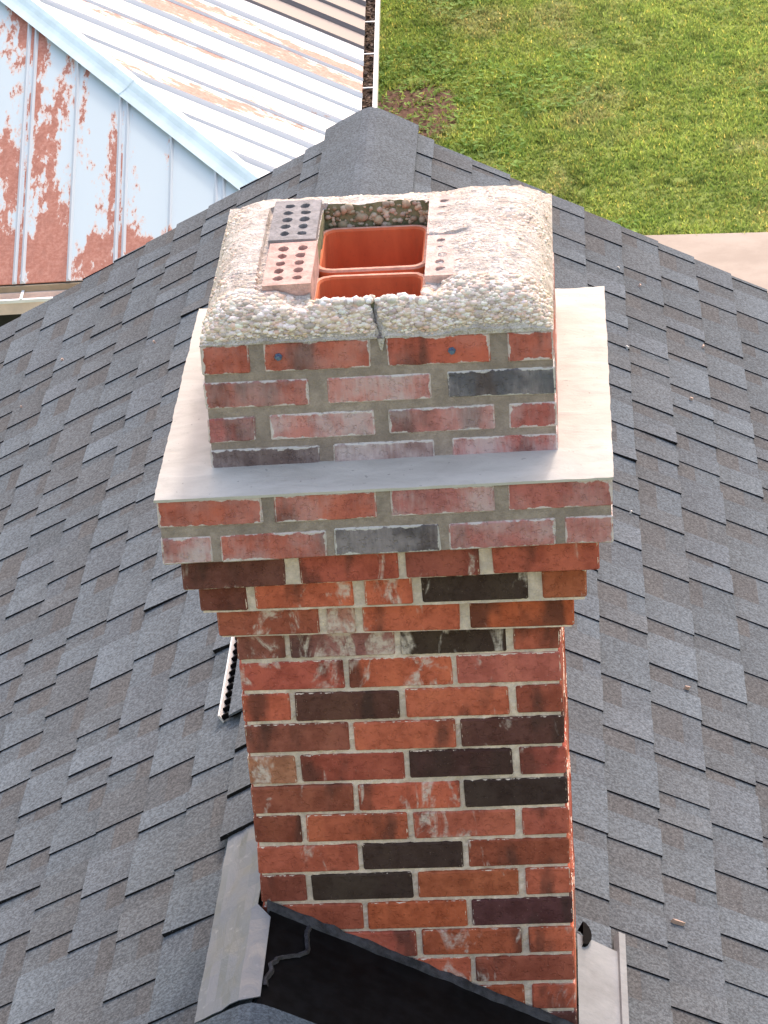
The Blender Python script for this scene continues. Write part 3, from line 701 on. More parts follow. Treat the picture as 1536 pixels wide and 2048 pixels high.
# pale specks of mortar and bird lime lying on the shingles
m = MB()
for i in range(26):
    sd_ = rs.choice((-1, 1)); s_ = rs.uniform(0.25, 2.0); yy = rs.uniform(-0.1, 4.2); a_ = rs.uniform(0, 3.14); l_ = rs.uniform(0.003, 0.008) * (2.2 if rs.random() < 0.12 else 1); w_ = rs.uniform(0.002, 0.004)
    P4 = []
    for q in range(6):
        t_ = q * math.pi / 3; du, dv = l_ * math.cos(t_), w_ * math.sin(t_); P4.append((s_ + du * math.cos(a_) - dv * math.sin(a_), yy + du * math.sin(a_) + dv * math.cos(a_)))
    if sd_ < 0: P4 = P4[::-1]
    cc = rs.choice([(0.62, 0.60, 0.57), (0.45, 0.43, 0.40), (0.50, 0.36, 0.30)])
    m.face([slope(sd_, u_, v_, 0.0165) for u_, v_ in P4], cc)
    for q in range(6):
        (ua, va), (ub, vb) = P4[q], P4[(q + 1) % 6]
        m.quad(slope(sd_, ua, va, 0.0165), slope(sd_, ua, va, 0.004), slope(sd_, ub, vb, 0.004), slope(sd_, ub, vb, 0.0165), cc)
tag(m.build('mortar_specks', M['pebble'], roof, (0, 0.65, RZ), tint=True), kind='stuff')

# ================================================================== CHIMNEY
W = 0.600; DEP = 0.640; h = 0.0677
chim = empty('brick_chimney', (0.3, 0.32, H - 1.25))
tag(chim, 'corbelled red brick chimney with freshly repointed cap and pebbled concrete crown', 'chimney')
CO = (0.3, 0.32, H)
RED, ORG, BRN, DBR, BLK, PNK, TAN, GRY = (0.330, 0.080, 0.050), (0.400, 0.098, 0.052), (0.215, 0.066, 0.042), (0.090, 0.036, 0.028), (0.037, 0.023, 0.018), (0.36, 0.125, 0.105), (0.30, 0.135, 0.075), (0.085, 0.085, 0.095)
def brick_obj(x0, x1, y0, y1, z0, z1, colr, amt, mat, tilt=0.0, join=None, face='y'):
    hx, hy, hz = (x1 - x0) / 2, (y1 - y0) / 2, (z1 - z0) / 2
    cx, cy, cz = (x0 + x1) / 2, (y0 + y1) / 2, (z0 + z1) / 2
    cz += tilt * (cx - 0.3)
    b = 0.0028
    V = []; idx = {}
    # bevelled box: each corner gives three vertices
    for sx in (-1, 1):
        for sy in (-1, 1):
            for sz in (-1, 1):
                jx, jy, jz = rs.uniform(-1, 1) * 0.0012, rs.uniform(-1, 1) * 0.0009, rs.uniform(-1, 1) * 0.0014
                for ax, (bx, by, bz) in enumerate(((0, b, b), (b, 0, b), (b, b, 0))):
                    idx[(sx, sy, sz, ax)] = len(V)
                    X = sx * (hx - bx) + jx; V.append((X, sy * (hy - by) + jy, sz * (hz - bz) + jz + tilt * X))
    F = []; axis = []
    def add(keys, ax): F.append(tuple(idx[k] for k in keys)); axis.append(ax)
    for s in (-1, 1):
        for ax in range(3):
            o1, o2 = [(1, 2), (2, 0), (0, 1)][ax]
            ks = []
            for a, c in ((-1, -1), (1, -1), (1, 1), (-1, 1)):
                kk = [0, 0, 0]; kk[ax] = s; kk[o1] = a; kk[o2] = c; ks.append((kk[0], kk[1], kk[2], ax))
            add(ks if s > 0 else ks[::-1], ax)
    for ax in range(3):            # edge chamfers along axis ax
        o1, o2 = [(1, 2), (2, 0), (0, 1)][ax]
        for a in (-1, 1):
            for c in (-1, 1):
                def key(t, f_):
                    kk = [0, 0, 0]; kk[ax] = t; kk[o1] = a; kk[o2] = c; return (kk[0], kk[1], kk[2], f_)
                ks = [key(-1, o1), key(1, o1), key(1, o2), key(-1, o2)]
                add(ks if a * c < 0 else ks[::-1], o1)
    for sx in (-1, 1):
        for sy in (-1, 1):
            for sz in (-1, 1):
                ks = [(sx, sy, sz, 0), (sx, sy, sz, 1), (sx, sy, sz, 2)]
                add(ks if sx * sy * sz > 0 else ks[::-1], 2)
    def uvs(v, ax):
        x, y, z = v
        dx, dy, dz = (x + hx, hx - x), (y + hy, hy - y), (z + hz, hz - z)
        return {0: (dy, dz), 1: (dx, dz), 2: (dx, dy)}[ax]
    if join is not None:
        n0 = len(join['v']); join['v'] += [(v[0] + cx, v[1] + cy, v[2] + cz) for v in V]; join['f'] += [tuple(n0 + i for i in f) for f in F]
        for f, ax in zip(F, axis):
            for i in f:
                u = uvs(V[i], ax); join['e1'] += [u[0][0], u[0][1]]; join['e2'] += [u[1][0], u[1][1]]
        return
    me = bpy.data.meshes.new('brick'); me.from_pydata(V, [], F)
    e1 = me.uv_layers.new(name='e1'); e2 = me.uv_layers.new(name='e2'); a1 = []; a2 = []
    for f, ax in zip(F, axis):
        for i in f:
            u = uvs(V[i], ax); a1 += list(u[0]); a2 += list(u[1])
    me.uv_layers['e1'].data.foreach_set('uv', a1); me.uv_layers['e2'].data.foreach_set('uv', a2)
    me.materials.append(mat); me.update()
    o = link('brick', me, chim, (cx, cy, cz + H))
    o.color = (min(.64, colr[0] * 1.50 + 0.012), colr[1] * 1.55 + 0.008, colr[2] * 1.65 + 0.006, amt)
    return o
back_old = dict(v=[], f=[], e1=[], e2=[]); back_new = dict(v=[], f=[], e1=[], e2=[])
BD = 0.092
def vary(c, r=0.12):
    f = rs.uniform(1 - r, 1 + r); return tuple(x * f * rs.uniform(0.95, 1.05) for x in c)
def course(z0, z1, xl, xr, yf, yb, spec, mat, half, joint=0.0095, tilt=0.0, hz=(0.0, 0.25)):
    """spec: list of (start, end, colour, amount) from the left edge on the front face"""
    jn = back_new if mat is M['brick_h'] else back_old
    n_ = len(spec)
    for i, (a, b, c, am) in enumerate(spec):
        dep = BD
        if half and (i == 0 or i == n_ - 1) and b - a < 0.11: dep = 0.194
        jz = rs.uniform(-0.0008, 0.0008); jy = rs.uniform(-0.0012, 0.0012) * (0.5 if mat is M['brick_h'] else 1)
        brick_obj(xl + a, xl + b, yf + jy, yf + jy + dep, z0 + jz, z1 + jz, c, am, mat, tilt)
    # sides: header end at the corner comes from the front brick; fill between
    pal = [RED, ORG, BRN, RED, ORG, DBR, RED, TAN]
    for side in (-1, 1):
        y = yf + (0.194 if half and spec[0][1] - spec[0][0] < 0.11 else BD) + joint
        yend = yb - BD - joint
        while y < yend - 0.03:
            y2 = min(y + 0.194, yend)
            if yend - y2 < 0.05: y2 = yend
            xa, xb = (xl, xl + BD) if side < 0 else (xr - BD, xr)
            brick_obj(xa, xb, y, y2, z0, z1, vary(rs.choice(pal)), rs.uniform(*hz), mat, tilt)
            y = y2 + joint
    x = xl
    while x < xr - 0.03:
        x2 = min(x + 0.194, xr)
        brick_obj(x, x2, yb - BD, yb, z0, z1, RED, 0.2, mat, tilt, jn)
        x = x2 + joint

def full(c1, c2, c3): return [(0, .1945, *c1), (.204, .3965, *c2), (.406, .6, *c3)]
def half4(c1, c2, c3, c4): return [(0, .0885, *c1), (.0995, .2945, *c2), (.3055, .4995, *c3), (.5135, .6, *c4)]
shaft = [
    ('h', half4(((.20, .068, .05), .25), ((.24, .10, .085), .42), (BLK, .34), (RED, .08))),
    ('f', full((RED, .30), (ORG, .36), ((.37, .10, .07), .10))),
    ('h', half4((ORG, .02), (DBR, 0), (ORG, .10), ((.24, .060, .035), .02))),
    ('f', full((BRN, .05), (ORG, .08), (DBR, .06))),
    ('h', half4((TAN, .22), ((.25, .060, .038), .04), ((.060, .026, .022), 0), (RED, .04))),
    ('f', full(((.24, .068, .042), .10), (ORG, .34), (BLK, .02))),
    ('h', half4(((.18, .05, .03), .02), ((.34, .084, .042), .02), (RED, .30), (RED, .08))),
    ('f', full((RED, .08), (BLK, 0), ((.26, .066, .036), .12))),
    ('h', half4(((.16, .045, .03), .12), (BLK, 0), ((.30, .075, .034), .04), (ORG, .04))),
    ('f', full(((.26, .064, .036), .12), ((.33, .080, .032), .04), ((.075, .028, .026), .04))),
    ('h', half4((RED, .1), (RED, .20), ((.30, .070, .034), .24), (ORG, .04))),
    ('f', full((RED, .1), (ORG, .36), ((.27, .072, .040), .14))),
    ('h', half4((RED, .1), (RED, .2), ((.30, .075, .034), .06), (ORG, .24))),
    ('f', full((RED, .1), (RED, .1), (DBR, .1))),
    ('h', half4((RED, .1), (BRN, .1), (RED, .1), (ORG, .1))),
    ('f', full((RED, .1), (RED, .1), (BRN, .1))),
]
for k, (t, sp) in enumerate(shaft, 1):
    course(-k * h + 0.0042, -(k - 1) * h - 0.0042 + (0.003 if k == 1 else 0), 0, W, 0, DEP, [(a, b, vary(c, 0.05), am) for a, b, c, am in sp], M['brick'], t == 'h')
corb = [
    (0.027, -0.006, [(0, .187, (.27, .075, .045), .24), (.201, .252, (.30, .13, .10), .48), (.267, .446, ORG, .24), (.464, .654, (.36, .082, .034), .04)]),
    (0.053, 0.000, [(0, .086, (.13, .040, .028), .14), (.102, .282, ORG, .24), (.303, .389, ORG, .30), (.407, .600, BLK, .24), (.625, .706, (.27, .075, .035), .16)]),
    (0.077, 0.016, [(0, .188, (.115, .042, .032), .10), (.214, .393, (.31, .072, .046), .12), (.406, .538, (.23, .062, .044), .14), (.563, .754, RED, .05)]),
]
for i, (o_, tl, sp) in enumerate(corb):
    lift = 0.0035 if i == 1 else 0.0
    course(i * h + 0.0010 + lift, (i + 1) * h - 0.0075 + lift * 0.5, -o_, W + o_, -o_, DEP + o_, sp, M['brick'], sp[0][1] < .11, 0.012, tl)
O4 = 0.105; ZT = 0.332
caprows = [
    (0.2045, 0.259, 0.017, [(0, .092, PNK, .85), (.106, .298, RED, .45), (.312, .501, (.055, .05, .055), .42), (.517, .707, (.33, .10, .085), .50), (.723, .81, PNK, .62)]),
    (0.278, 0.3325, 0.0145, [(0, .188, RED, .22), (.21, .393, RED, .34), (.417, .603, (.31, .09, .08), .68), (.625, .81, (.31, .088, .07), .34)]),
]
for z0, z1, tl, sp in caprows: course(z0, z1, -O4, W + O4, -O4, -O4 + 0.849, sp, M['brick_h'], sp[0][1] < .11, 0.016, tl, (0.3, 0.7))
SX0, SX1, SY0, SY1 = -0.014, 0.612, 0.003, 0.650
stackrows = [
    (0.522, 0.579, 0.0055, [(0, .0855, RED, .22), (.112, .3015, (.33, .085, .055), .22), (.33, .513, (.34, .075, .045), .18), (.545, .626, RED, .18)]),
    (0.455, 0.507, 0.008, [(0, .187, (.31, .082, .058), .34), (.22, .405, PNK, .72), (.435, .626, (.060, .062, .072), .46)]),
    (0.389, 0.438, 0.011, [(0, .0856, (.29, .072, .06), .34), (.112, .30, PNK, .72), (.325, .516, PNK, .55), (.54, .626, (.30, .072, .055), .42)]),
    (0.322, 0.374, 0.014, [(0, .197, (.09, .062, .058), .40), (.222, .405, (.20, .12, .11), .9), (.437, .626, (.31, .066, .048), .75)]),
]
for z0, z1, tl, sp in stackrows: course(z0, z1, SX0, SX1, SY0, SY1, sp, M['brick_h'], sp[0][1] < .11, 0.018, tl, (0.2, 0.7))
for nm, J, mt in (('bricks', back_old, M['brick']), ('bricks', back_new, M['brick_h'])):
    me = bpy.data.meshes.new(nm); me.from_pydata([(v[0] - CO[0], v[1] - CO[1], v[2]) for v in J['v']], [], J['f'])
    for e in ('e1', 'e2'):
        me.uv_layers.new(name=e); me.uv_layers[e].data.foreach_set('uv', J[e])
    me.materials.append(mt); me.update()
    o = link(nm, me, chim, CO); o.color = (0.33, 0.078, 0.045, 0.2); tag(o, kind='stuff')

# mortar cores: uneven faces a little behind the brick faces
def mortar_core(name, x0, x1, y0, y1, z0, z1, rec, amp, mat, tilt0=0.0, tilt1=0.0, res=0.0085, hollow=None):
    V = []; F = []
    def grid(n0, n1, f):
        b = len(V)
        for j in range(n1 + 1):
            for i in range(n0 + 1): V.append(f(i / n0, j / n1))
        for j in range(n1):
            for i in range(n0):
                a = b + j * (n0 + 1) + i; F.append((a, a + 1, a + n0 + 2, a + n0 + 1))
    def tl(x, z): return (tilt0 + (tilt1 - tilt0) * (z - z0) / (z1 - z0)) * (x - 0.3)
    X0, X1, Ya, Yb = x0 + rec, x1 - rec, y0 + rec, y1 - rec
    def dsp(x, y, z): return amp * (mnoise.noise(Vector((x * 60, y * 60, z * 60))) + 0.8 * mnoise.noise(Vector((x * 150, y * 150, z * 150))))
    nx, ny, nz = max(2, int((X1 - X0) / res)), max(2, int((Yb - Ya) / res)), max(2, int((z1 - z0) / res))
    def e(u): return min(1.0, 14 * min(u, 1 - u))
    def P(x, y, z): return (x, y, z + tl(x, z))
    grid(nx, nz, lambda u, v: P(X0 + u * (X1 - X0), Ya - dsp(X0 + u * (X1 - X0), Ya, z0 + v * (z1 - z0)) * e(u), z0 + v * (z1 - z0)))
    grid(nx, nz, lambda u, v: P(X1 - u * (X1 - X0), Yb + dsp(X1 - u * (X1 - X0), Yb, z0 + v * (z1 - z0)) * e(u), z0 + v * (z1 - z0)))
    grid(ny, nz, lambda u, v: P(X1 + dsp(X1, Ya + u * (Yb - Ya), z0 + v * (z1 - z0)) * e(u), Ya + u * (Yb - Ya), z0 + v * (z1 - z0)))
    grid(ny, nz, lambda u, v: P(X0 - dsp(X0, Yb - u * (Yb - Ya), z0 + v * (z1 - z0)) * e(u), Yb - u * (Yb - Ya), z0 + v * (z1 - z0)))
    for zz, fl in ((z0, True), (z1, False)):
        b = len(V); V.extend([P(X0, Ya, zz), P(X1, Ya, zz), P(X1, Yb, zz), P(X0, Yb, zz)])
        if zz == z1 and hollow:
            hx0, hx1, hy0, hy1 = hollow
            V.extend([P(hx0, hy0, zz), P(hx1, hy0, zz), P(hx1, hy1, zz), P(hx0, hy1, zz)])
            for i in range(4): F.append((b + i, b + (i + 1) % 4, b + 4 + (i + 1) % 4, b + 4 + i))
        elif zz == z0 and hollow: pass
        else: F.append((b, b + 3, b + 2, b + 1) if fl else (b, b + 1, b + 2, b + 3))
    me = bpy.data.meshes.new(name); me.from_pydata([(v[0] - CO[0], v[1] - CO[1], v[2]) for v in V], [], F); me.materials.append(mat); me.update()
    return link(name, me, chim, CO)
HX0, HX1, HY0, HY1 = 0.182, 0.388, 0.046, 0.495      # opening in the crown
mortar_core('mortar', 0, W, 0, DEP, -1.25, 0.004, 0.0052, 0.0030, M['mortar'])
for i, (o_, tl, sp) in enumerate(corb):
    mortar_core('mortar', -o_, W + o_, -o_, DEP + o_, i * h - 0.0015 + 0.0009 * i, (i + 1) * h - 0.0035, 0.0045, 0.0024, M['mortar'], tl, tl, 0.011)
mortar_core('mortar', -O4, W + O4, -O4, -O4 + 0.849, 0.2055, ZT - 0.003, 0.0028, 0.0007, M['mortar_new'], 0.017, 0.0145, 0.011, (0.12, 0.45, 0.03, 0.56))
mortar_core('mortar', SX0, SX1, SY0, SY1, 0.30, 0.5785, 0.0028, 0.0007, M['mortar_new'], 0.014, 0.0055, 0.0095, (HX0 - 0.02, HX1 + 0.02, HY0 - 0.02, HY1 + 0.02))

# cement wash: the sloping ledge round the stack
def wash():
    nx, ny = 88, 92; xa, xb, ya, yb = -O4 - 0.003, W + O4 + 0.003, -O4 - 0.003, -O4 + 0.852
    V = []; F = []
    for j in range(ny + 1):
        for i in range(nx + 1):
            u, v = i / nx, j / ny; x = xa + u * (xb - xa); y = ya + v * (yb - ya)
            d = min(x - xa, xb - x, y - ya, yb - y)
            z = ZT + 0.0055 + 0.004 * min(1, d / 0.09) + 0.0145 * (x - 0.3)
            lump = 0.9 if x > 0.61 else 0.35
            z += lump * (0.0022 * mnoise.noise(Vector((x * 16, y * 9, 1))) + 0.0013 * mnoise.noise(Vector((x * 48, y * 34, 2)))) 
            if d < 0.001:
                jj = 0.0016 * mnoise.noise(Vector((x * 22, y * 22, 5))) + 0.0012 * mnoise.noise(Vector((x * 80, y * 80, 5)))
                if i == 0: x -= 0.001 + jj
                if i == nx: x += 0.001 + jj
                z -= 0.0008
            V.append((x, y, z))
    for j in range(ny):
        for i in range(nx):
            a = j * (nx + 1) + i; F.append((a, a + 1, a + nx + 2, a + nx + 1))
    b0 = len(V); rim = [i for i in range(nx + 1)] + [j * (nx + 1) + nx for j in range(1, ny + 1)] + [ny * (nx + 1) + i for i in range(nx - 1, -1, -1)] + [j * (nx + 1) for j in range(ny - 1, 0, -1)]
    nr = len(rim)
    for r_ in rim: V.append(V[r_])
    for r_ in rim: q = V[r_]; V.append((q[0], q[1], ZT - 0.0005 + 0.0145 * (q[0] - 0.3)))
    for i in range(nr): j = (i + 1) % nr; F.append((b0 + i, b0 + nr + i, b0 + nr + j, b0 + j))
    me = bpy.data.meshes.new('cement_wash'); me.from_pydata([(v[0] - CO[0], v[1] - CO[1], v[2]) for v in V], [], F); me.materials.append(M['wash'])
    me.polygons.foreach_set('use_smooth', [True] * len(F)); me.update(); link('cement_wash', me, chim, CO)
wash()

# pebbled concrete crown
def crown_z(x, y):
    dl, dr, df, db = x - SX0, SX1 - x, y - SY0, SY1 - y
    e = lambda d, s: 1 - math.exp(-max(d, 0.0) / s)
    z = 0.581 + 0.070 * e(dl, .028) * e(dr, .024) * e(df, .030) * e(db, .075) + 0.0055 * (x - 0.3)
    z -= 0.022 * math.exp(-((x - 0.165) / 0.035) ** 2 - ((y - 0.070) / 0.03) ** 2)
    z -= 0.020 * math.exp(-((x - 0.405) / 0.028) ** 2 - ((y - 0.090) / 0.028) ** 2)
    if x > 0.41: z += 0.007 * min(1, (x - 0.41) / 0.05) * min(1, dr / 0.06)
    if 0.08 < x < 0.19 and 0.09 < y < 0.5: z -= 0.010
    if 0.38 < x < 0.475 and 0.10 < y < 0.31: z -= 0.006 * min(1, (0.475 - x) / 0.03)
    z += 0.004 * mnoise.noise(Vector((x * 14, y * 14, 4))) + 0.0025 * mnoise.noise(Vector((x * 45, y * 45, 4))) + 0.0016 * mnoise.noise(Vector((x * 110, y * 110, 6)))
    return z
CRACK = [(0.290, 0.050), (0.300, 0.034), (0.297, 0.022), (0.308, 0.014), (0.304, 0.008), (0.312, -0.004)]
def crack_d(x, y):
    best = 9
    for (xa, ya), (xb, yb) in zip(CRACK[:-1], CRACK[1:]):
        dx, dy = xb - xa, yb - ya; t = max(0, min(1, ((x - xa) * dx + (y - ya) * dy) / (dx * dx + dy * dy)))
        best = min(best, math.hypot(x - xa - t * dx, y - ya - t * dy))
    return best
def crown():
    xs = sorted(set(list(np.linspace(SX0 - 0.001, SX1 + 0.001, 200)) + [HX0, HX1])); ys = sorted(set(list(np.linspace(SY0 - 0.002, SY1 + 0.001, 205)) + [HY0, HY1]))
    nx, ny = len(xs), len(ys); V = []; F = []
    for y in ys:
        for x in xs:
            z = crown_z(x, y)
            if abs(x - 0.297) < 0.03 and y < 0.05:
                d = crack_d(x, y)
                if d < 0.0055: z -= 0.034 * (1 - d / 0.0055)
            V.append((x, y, z))
    for j in range(ny - 1):
        for i in range(nx - 1):
            cx, cy = (xs[i] + xs[i + 1]) / 2, (ys[j] + ys[j + 1]) / 2
            if HX0 < cx < HX1 and HY0 < cy < HY1: continue
            a = j * nx + i; F.append((a, a + 1, a + nx + 1, a + nx))
    rim = [i for i in range(nx)] + [j * nx + nx - 1 for j in range(1, ny)] + [(ny - 1) * nx + i for i in range(nx - 2, -1, -1)] + [j * nx for j in range(ny - 2, 0, -1)]
    b0 = len(V)
    for r_ in rim: q = V[r_]; V.append((q[0], q[1], 0.5785 + 0.0055 * (q[0] - 0.3)))
    for i in range(len(rim)): j = (i + 1) % len(rim); F.append((rim[i], b0 + i, b0 + j, rim[j]))
    me = bpy.data.meshes.new('crown'); me.from_pydata([(v[0] - CO[0], v[1] - CO[1], v[2]) for v in V], [], F); me.materials.append(M['crown']); me.update()
    o = link('crown', me, chim, CO)
    # walls of the opening
    m = MB(); zb = 0.47
    nn = 40
    for (xa, ya, xb, yb) in ((HX0, HY0, HX1, HY0), (HX1, HY0, HX1, HY1), (HX1, HY1, HX0, HY1), (HX0, HY1, HX0, HY0)):
        for q in range(nn):
            for r_ in range(10):
                P = []
                for (t_, v_) in (((q) / nn, r_ / 10), ((q + 1) / nn, r_ / 10), ((q + 1) / nn, (r_ + 1) / 10), (q / nn, (r_ + 1) / 10)):
                    x, y = xa + (xb - xa) * t_, ya + (yb - ya) * t_; zt = crown_z(x, y); z = zb + (zt - zb) * v_
                    dpl = 0.004 * mnoise.noise(Vector((x * 70, y * 70, z * 70))) * (1 if 0 < v_ < 1 else 0)
                    nxn, nyn = (yb - ya), -(xb - xa); l_ = math.hypot(nxn, nyn)
                    P.append((x - nxn / l_ * dpl, y - nyn / l_ * dpl, z + H))
                m.quad(*P[::-1])
    m.build('crown_opening', M['hole'], chim, CO)
crown()
def pebbles(name, pts, scl, tints, mat):
    # low-poly stone, instanced into one mesh
    import bmesh
    bm = bmesh.new(); bmesh.ops.create_icosphere(bm, subdivisions=1, radius=1.0)
    bv = np.array([v.co[:] for v in bm.verts]); bf = np.array([[v.index for v in f.verts] for f in bm.faces]); bm.free()
    N = len(pts); nv = len(bv)
    V = np.zeros((N, nv, 3), np.float32)
    for i in range(N):
        q = Matrix.Rotation(rng.uniform(0, 6.28), 3, Vector(rng.normal(0, 1, 3))); R = np.array(q)
        st = np.array(scl[i]) * rng.uniform(0.8, 1.2, 3)
        V[i] = (bv * rng.uniform(0.88, 1.1, (nv, 1))) @ R.T * st
    V += np.asarray(pts, np.float32)[:, None, :]
    F = (bf[None] + (np.arange(N) * nv)[:, None, None]).reshape(-1, 3)
    T = np.repeat(np.asarray(tints), len(bf), axis=0)
    me = fast_mesh(name, V.reshape(-1, 3) - np.array([CO[0], CO[1], 0]), F, mat, True, T)
    return tag(link(name, me, chim, CO), kind='stuff')
PT = [(0.82, 0.755, 0.69), (0.76, 0.68, 0.60), (0.64, 0.53, 0.44), (0.85, 0.81, 0.77), (0.58, 0.50, 0.44), (0.74, 0.57, 0.47), (0.50, 0.43, 0.39), (0.78, 0.66, 0.53), (0.84, 0.78, 0.73)]
pts, scl, tin = [], [], []
tries = 0
while len(pts) < 8200 and tries < 60000:
    tries += 1
    x, y = rs.uniform(SX0 + 0.002, SX1 - 0.002), rs.uniform(SY0, SY1 - 0.002)
    if HX0 < x < HX1 and HY0 < y < HY1: continue
    if 0.085 < x < HX0 + 0.002 and 0.082 < y < HY1: continue
    if HX1 - 0.002 < x < 0.440 and 0.10 < y < HY1: continue
    if y < 0.06 and crack_d(x, y) < 0.0085: continue
    r_ = min(0.0095, max(0.0020, rs.lognormvariate(math.log(0.0040 if y < 0.10 else 0.0034), 0.38)))
    if min(x - SX0, SX1 - x, y - SY0) < r_ * 1.1: continue
    cover = mnoise.noise(Vector((x * 7, y * 7, 12)))
    if y > 0.10 and rs.random() < (0.97 if cover > -0.12 else 0.80): continue
    if y > 0.10: r_ *= 0.85
    pts.append((x, y, crown_z(x, y) - r_ * (rs.uniform(0.25, 0.52) if y < 0.10 else rs.uniform(0.35, 0.55)))); scl.append((r_ * 1.3, r_ * 1.2, r_ * 0.62)); tin.append(tuple(a_ * b_ for a_, b_ in zip(vary(rs.choice(PT), 0.12), (1.0, 0.955, 0.91))))
tries = 0
while tries < 2600:                        # the steep front shoulder carries more stones per square metre of plan
    tries += 1; x = rs.uniform(SX0 + 0.005, SX1 - 0.005); y = SY0 + rs.uniform(0.0015, 0.040); r_ = min(0.0085, max(0.0020, rs.lognormvariate(math.log(0.0038), 0.38)))
    if HX0 < x < HX1 and y > HY0: continue
    if crack_d(x, y) < 0.0085: continue
    pts.append((x, y + r_ * 0.5, crown_z(x, y) - r_ * 0.42)); scl.append((r_ * 1.35, r_ * 0.75, r_ * 0.75)); tin.append(tuple(a_ * b_ for a_, b_ in zip(vary(rs.choice(PT), 0.12), (1.0, 0.955, 0.91))))
for i in range(60):                        # loose rim of stones along the front lip
    x = rs.uniform(HX0, HX1); r_ = rs.uniform(0.005, 0.011); pts.append((x, HY0 + rs.uniform(-0.006, 0.008), crown_z(x, HY0) - 0.001)); scl.append((r_ * 1.2, r_, r_ * 0.9)); tin.append(vary(rs.choice(PT[:5]), 0.1))
pebbles('pebbles', pts, scl, tin, M['pebble'])
pts, scl, tin = [], [], []
for i in range(120):
    x = rs.uniform(HX0 + 0.004, HX1 - 0.004); z = rs.uniform(0.595, crown_z(x, HY1) - 0.004); r_ = min(0.010, rs.lognormvariate(math.log(0.0042), 0.4))
    pts.append((x, HY1 - r_ * 0.2, z)); scl.append((r_ * 1.2, r_ * 0.7, r_)); tin.append(vary(rs.choice([(0.58, 0.48, 0.36), (0.66, 0.56, 0.43), (0.44, 0.36, 0.25), (0.54, 0.40, 0.28)]), 0.15))
pebbles('pebbles', pts, scl, tin, M['pebble'])

# clay flue liners: rounded square tubes
def flue(yc0, yc1, x0, x1, ztop):
    t = 0.0135; R = 0.036; N = 7
    def ring(x0, x1, y0, y1, r, z):
        P = []
        for cx, cy, a0 in ((x1 - r, y1 - r, 0), (x0 + r, y1 - r, 90), (x0 + r, y0 + r, 180), (x1 - r, y0 + r, 270)):
            for q in range(N):
                a = rad(a0 + 90 * q / (N - 1)); P.append((cx + r * math.cos(a), cy + r * math.sin(a), z + H + 0.0012 * mnoise.noise(Vector((cx * 30 + q, cy * 30, 3)))))
        return P
    m = MB()
    rings = [(ring(x0, x1, yc0, yc1, R, 0.30), 0), (ring(x0, x1, yc0, yc1, R, ztop - 0.004), 0), (ring(x0 + 0.003, x1 - 0.003, yc0 + 0.003, yc1 - 0.003, R - 0.003, ztop), 1),
             (ring(x0 + t - 0.003, x1 - t + 0.003, yc0 + t - 0.003, yc1 - t + 0.003, R - t + 0.004, ztop), 1), (ring(x0 + t, x1 - t, yc0 + t, yc1 - t, R - t + 0.002, ztop - 0.004), 0), (ring(x0 + t, x1 - t, yc0 + t, yc1 - t, R - t + 0.002, -0.55), 0)]
    for (A, _), (B, mi) in zip(rings[:-1], rings[1:]):
        k_ = len(A)
        for q in range(k_):
            m.quad(A[q], A[(q + 1) % k_], B[(q + 1) % k_], B[q], mi=1 if mi == 1 else 0)
    m.face([p for p in rings[-1][0]], mi=0)
    return m.build('flue_liner', [M['flue'], M['flue_rim']], chim, ((x0 + x1) / 2, (yc0 + yc1) / 2, ztop + H))
flue(0.266, 0.479, 0.172, 0.386, 0.601)
flue(0.040, 0.250, 0.174, 0.388, 0.600)

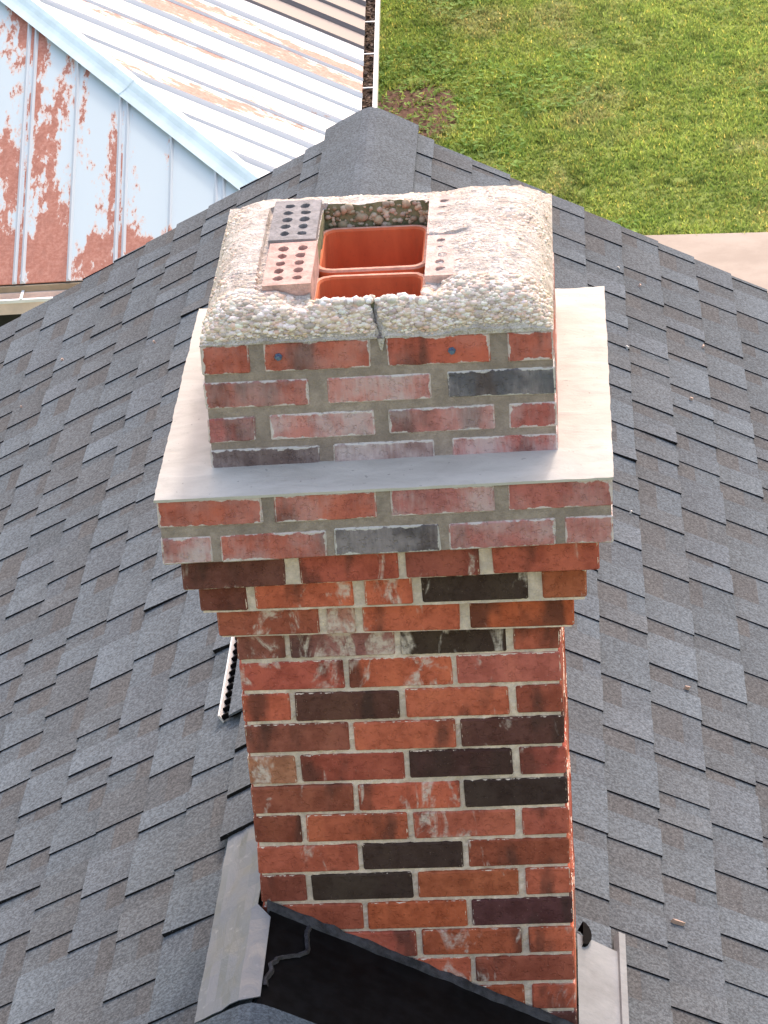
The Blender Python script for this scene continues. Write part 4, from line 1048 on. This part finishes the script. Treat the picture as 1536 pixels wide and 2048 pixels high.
# cored bricks set flat beside the flues
def cored_brick(x0, x1, y0, y1, ztop, colr, tx=0.0, ty=0.0):
    m = MB(); th = 0.057
    zt = ztop + H
    def Z(x, y): return zt + tx * (x - (x0 + x1) / 2) + ty * (y - (y0 + y1) / 2)
    nx_, ny_ = 2, 5; mx, my = 0.011, 0.012
    gx = [x0 + mx + (x1 - x0 - 2 * mx) * i / nx_ for i in range(nx_ + 1)]; gy = [y0 + my + (y1 - y0 - 2 * my) * j / ny_ for j in range(ny_ + 1)]
    for i in range(nx_):
        for j in range(ny_):
            a, b, c, d = gx[i], gx[i + 1], gy[j], gy[j + 1]; cx, cy = (a + b) / 2, (c + d) / 2
            rect = [(b, cy), (b, d), (cx, d), (a, d), (a, cy), (a, c), (cx, c), (b, c)]
            rx, ry = (b - a) * rs.uniform(0.27, 0.34), (d - c) * rs.uniform(0.30, 0.40); cx += rs.uniform(-0.002, 0.002)
            el = [(cx + rx * rs.uniform(0.82, 1.1) * math.cos(q * math.pi / 4), cy + ry * rs.uniform(0.82, 1.1) * math.sin(q * math.pi / 4)) for q in range(8)]
            for q in range(8):
                r_ = (q + 1) % 8
                m.quad((*rect[q], Z(*rect[q])), (*rect[r_], Z(*rect[r_])), (*el[r_], Z(*el[r_])), (*el[q], Z(*el[q])))
                m.quad((*el[q], Z(*el[q])), (*el[r_], Z(*el[r_])), (*el[r_], zt - 0.045), (*el[q], zt - 0.045))
            m.face([(*e_, zt - 0.045) for e_ in el])
    for (a, b, c, d) in ((x0, x1, y0, gy[0]), (x0, x1, gy[-1], y1), (x0, gx[0], gy[0], gy[-1]), (gx[-1], x1, gy[0], gy[-1])):
        m.quad((a, c, Z(a, c)), (b, c, Z(b, c)), (b, d, Z(b, d)), (a, d, Z(a, d)))
    zb = zt - th
    for (a, c), (b, d) in (((x0, y0), (x1, y0)), ((x1, y0), (x1, y1)), ((x1, y1), (x0, y1)), ((x0, y1), (x0, y0))):
        m.quad((a, c, zb), (b, d, zb), (b, d, Z(b, d)), (a, c, Z(a, c)))
    m.quad((x0, y0, zb), (x0, y1, zb), (x1, y1, zb), (x1, y0, zb))
    n = NT('cored_brick_clay'); p = n.pos(); a_ = n.noise(p, 45, 5, 0.7); b_ = n.noise(p, 240, 3)
    k_ = n.mix(n.ramp(a_, 0.3, 0.7), tuple(q * 0.7 for q in colr), tuple(min(1, q * 1.2) for q in colr)); n.bump(n.math('ADD', a_, b_), 0.6, 0.004)
    return m.build('cored_brick', n.done(k_, 0.9, 0.15), chim, ((x0 + x1) / 2, (y0 + y1) / 2, zt))
o = cored_brick(0.096, 0.1835, 0.090, 0.288, 0.652, (0.56, 0.36, 0.31), 0.02, 0.0); o['label'] = 'pale red cored brick beside the front flue'
o = cored_brick(0.092, 0.1800, 0.297, 0.492, 0.654, (0.28, 0.265, 0.265), 0.0, 0.0); o['label'] = 'grey cored brick beside the rear flue'
o = cored_brick(0.386, 0.474, 0.110, 0.300, 0.6490, (0.62, 0.44, 0.385)); o['label'] = 'red cored brick half buried in the crown'
o = cored_brick(0.384, 0.472, 0.310, 0.498, 0.6485, (0.62, 0.46, 0.405))

# two blue masonry screws in the top brick course
def screw(px, pz):
    m = MB(); y0 = SY0 - 0.0005
    for r0, r1, ya, yb in ((0.0075, 0.0068, y0, y0 - 0.0025), (0.0052, 0.0046, y0 - 0.0025, y0 - 0.0085)):
        A = [(px + r0 * math.cos(rad(60 * q + 12)), ya, pz + r0 * math.sin(rad(60 * q + 12))) for q in range(6)]; B = [(px + r1 * math.cos(rad(60 * q + 12)), yb, pz + r1 * math.sin(rad(60 * q + 12))) for q in range(6)]
        for q in range(6): m.quad(A[q], B[q], B[(q + 1) % 6], A[(q + 1) % 6])
        m.face(B[::-1])
    m.build('screw', M['screw'], chim, (px, y0, pz))
screw(0.124, 0.551 + H); screw(0.432, 0.549 + H)
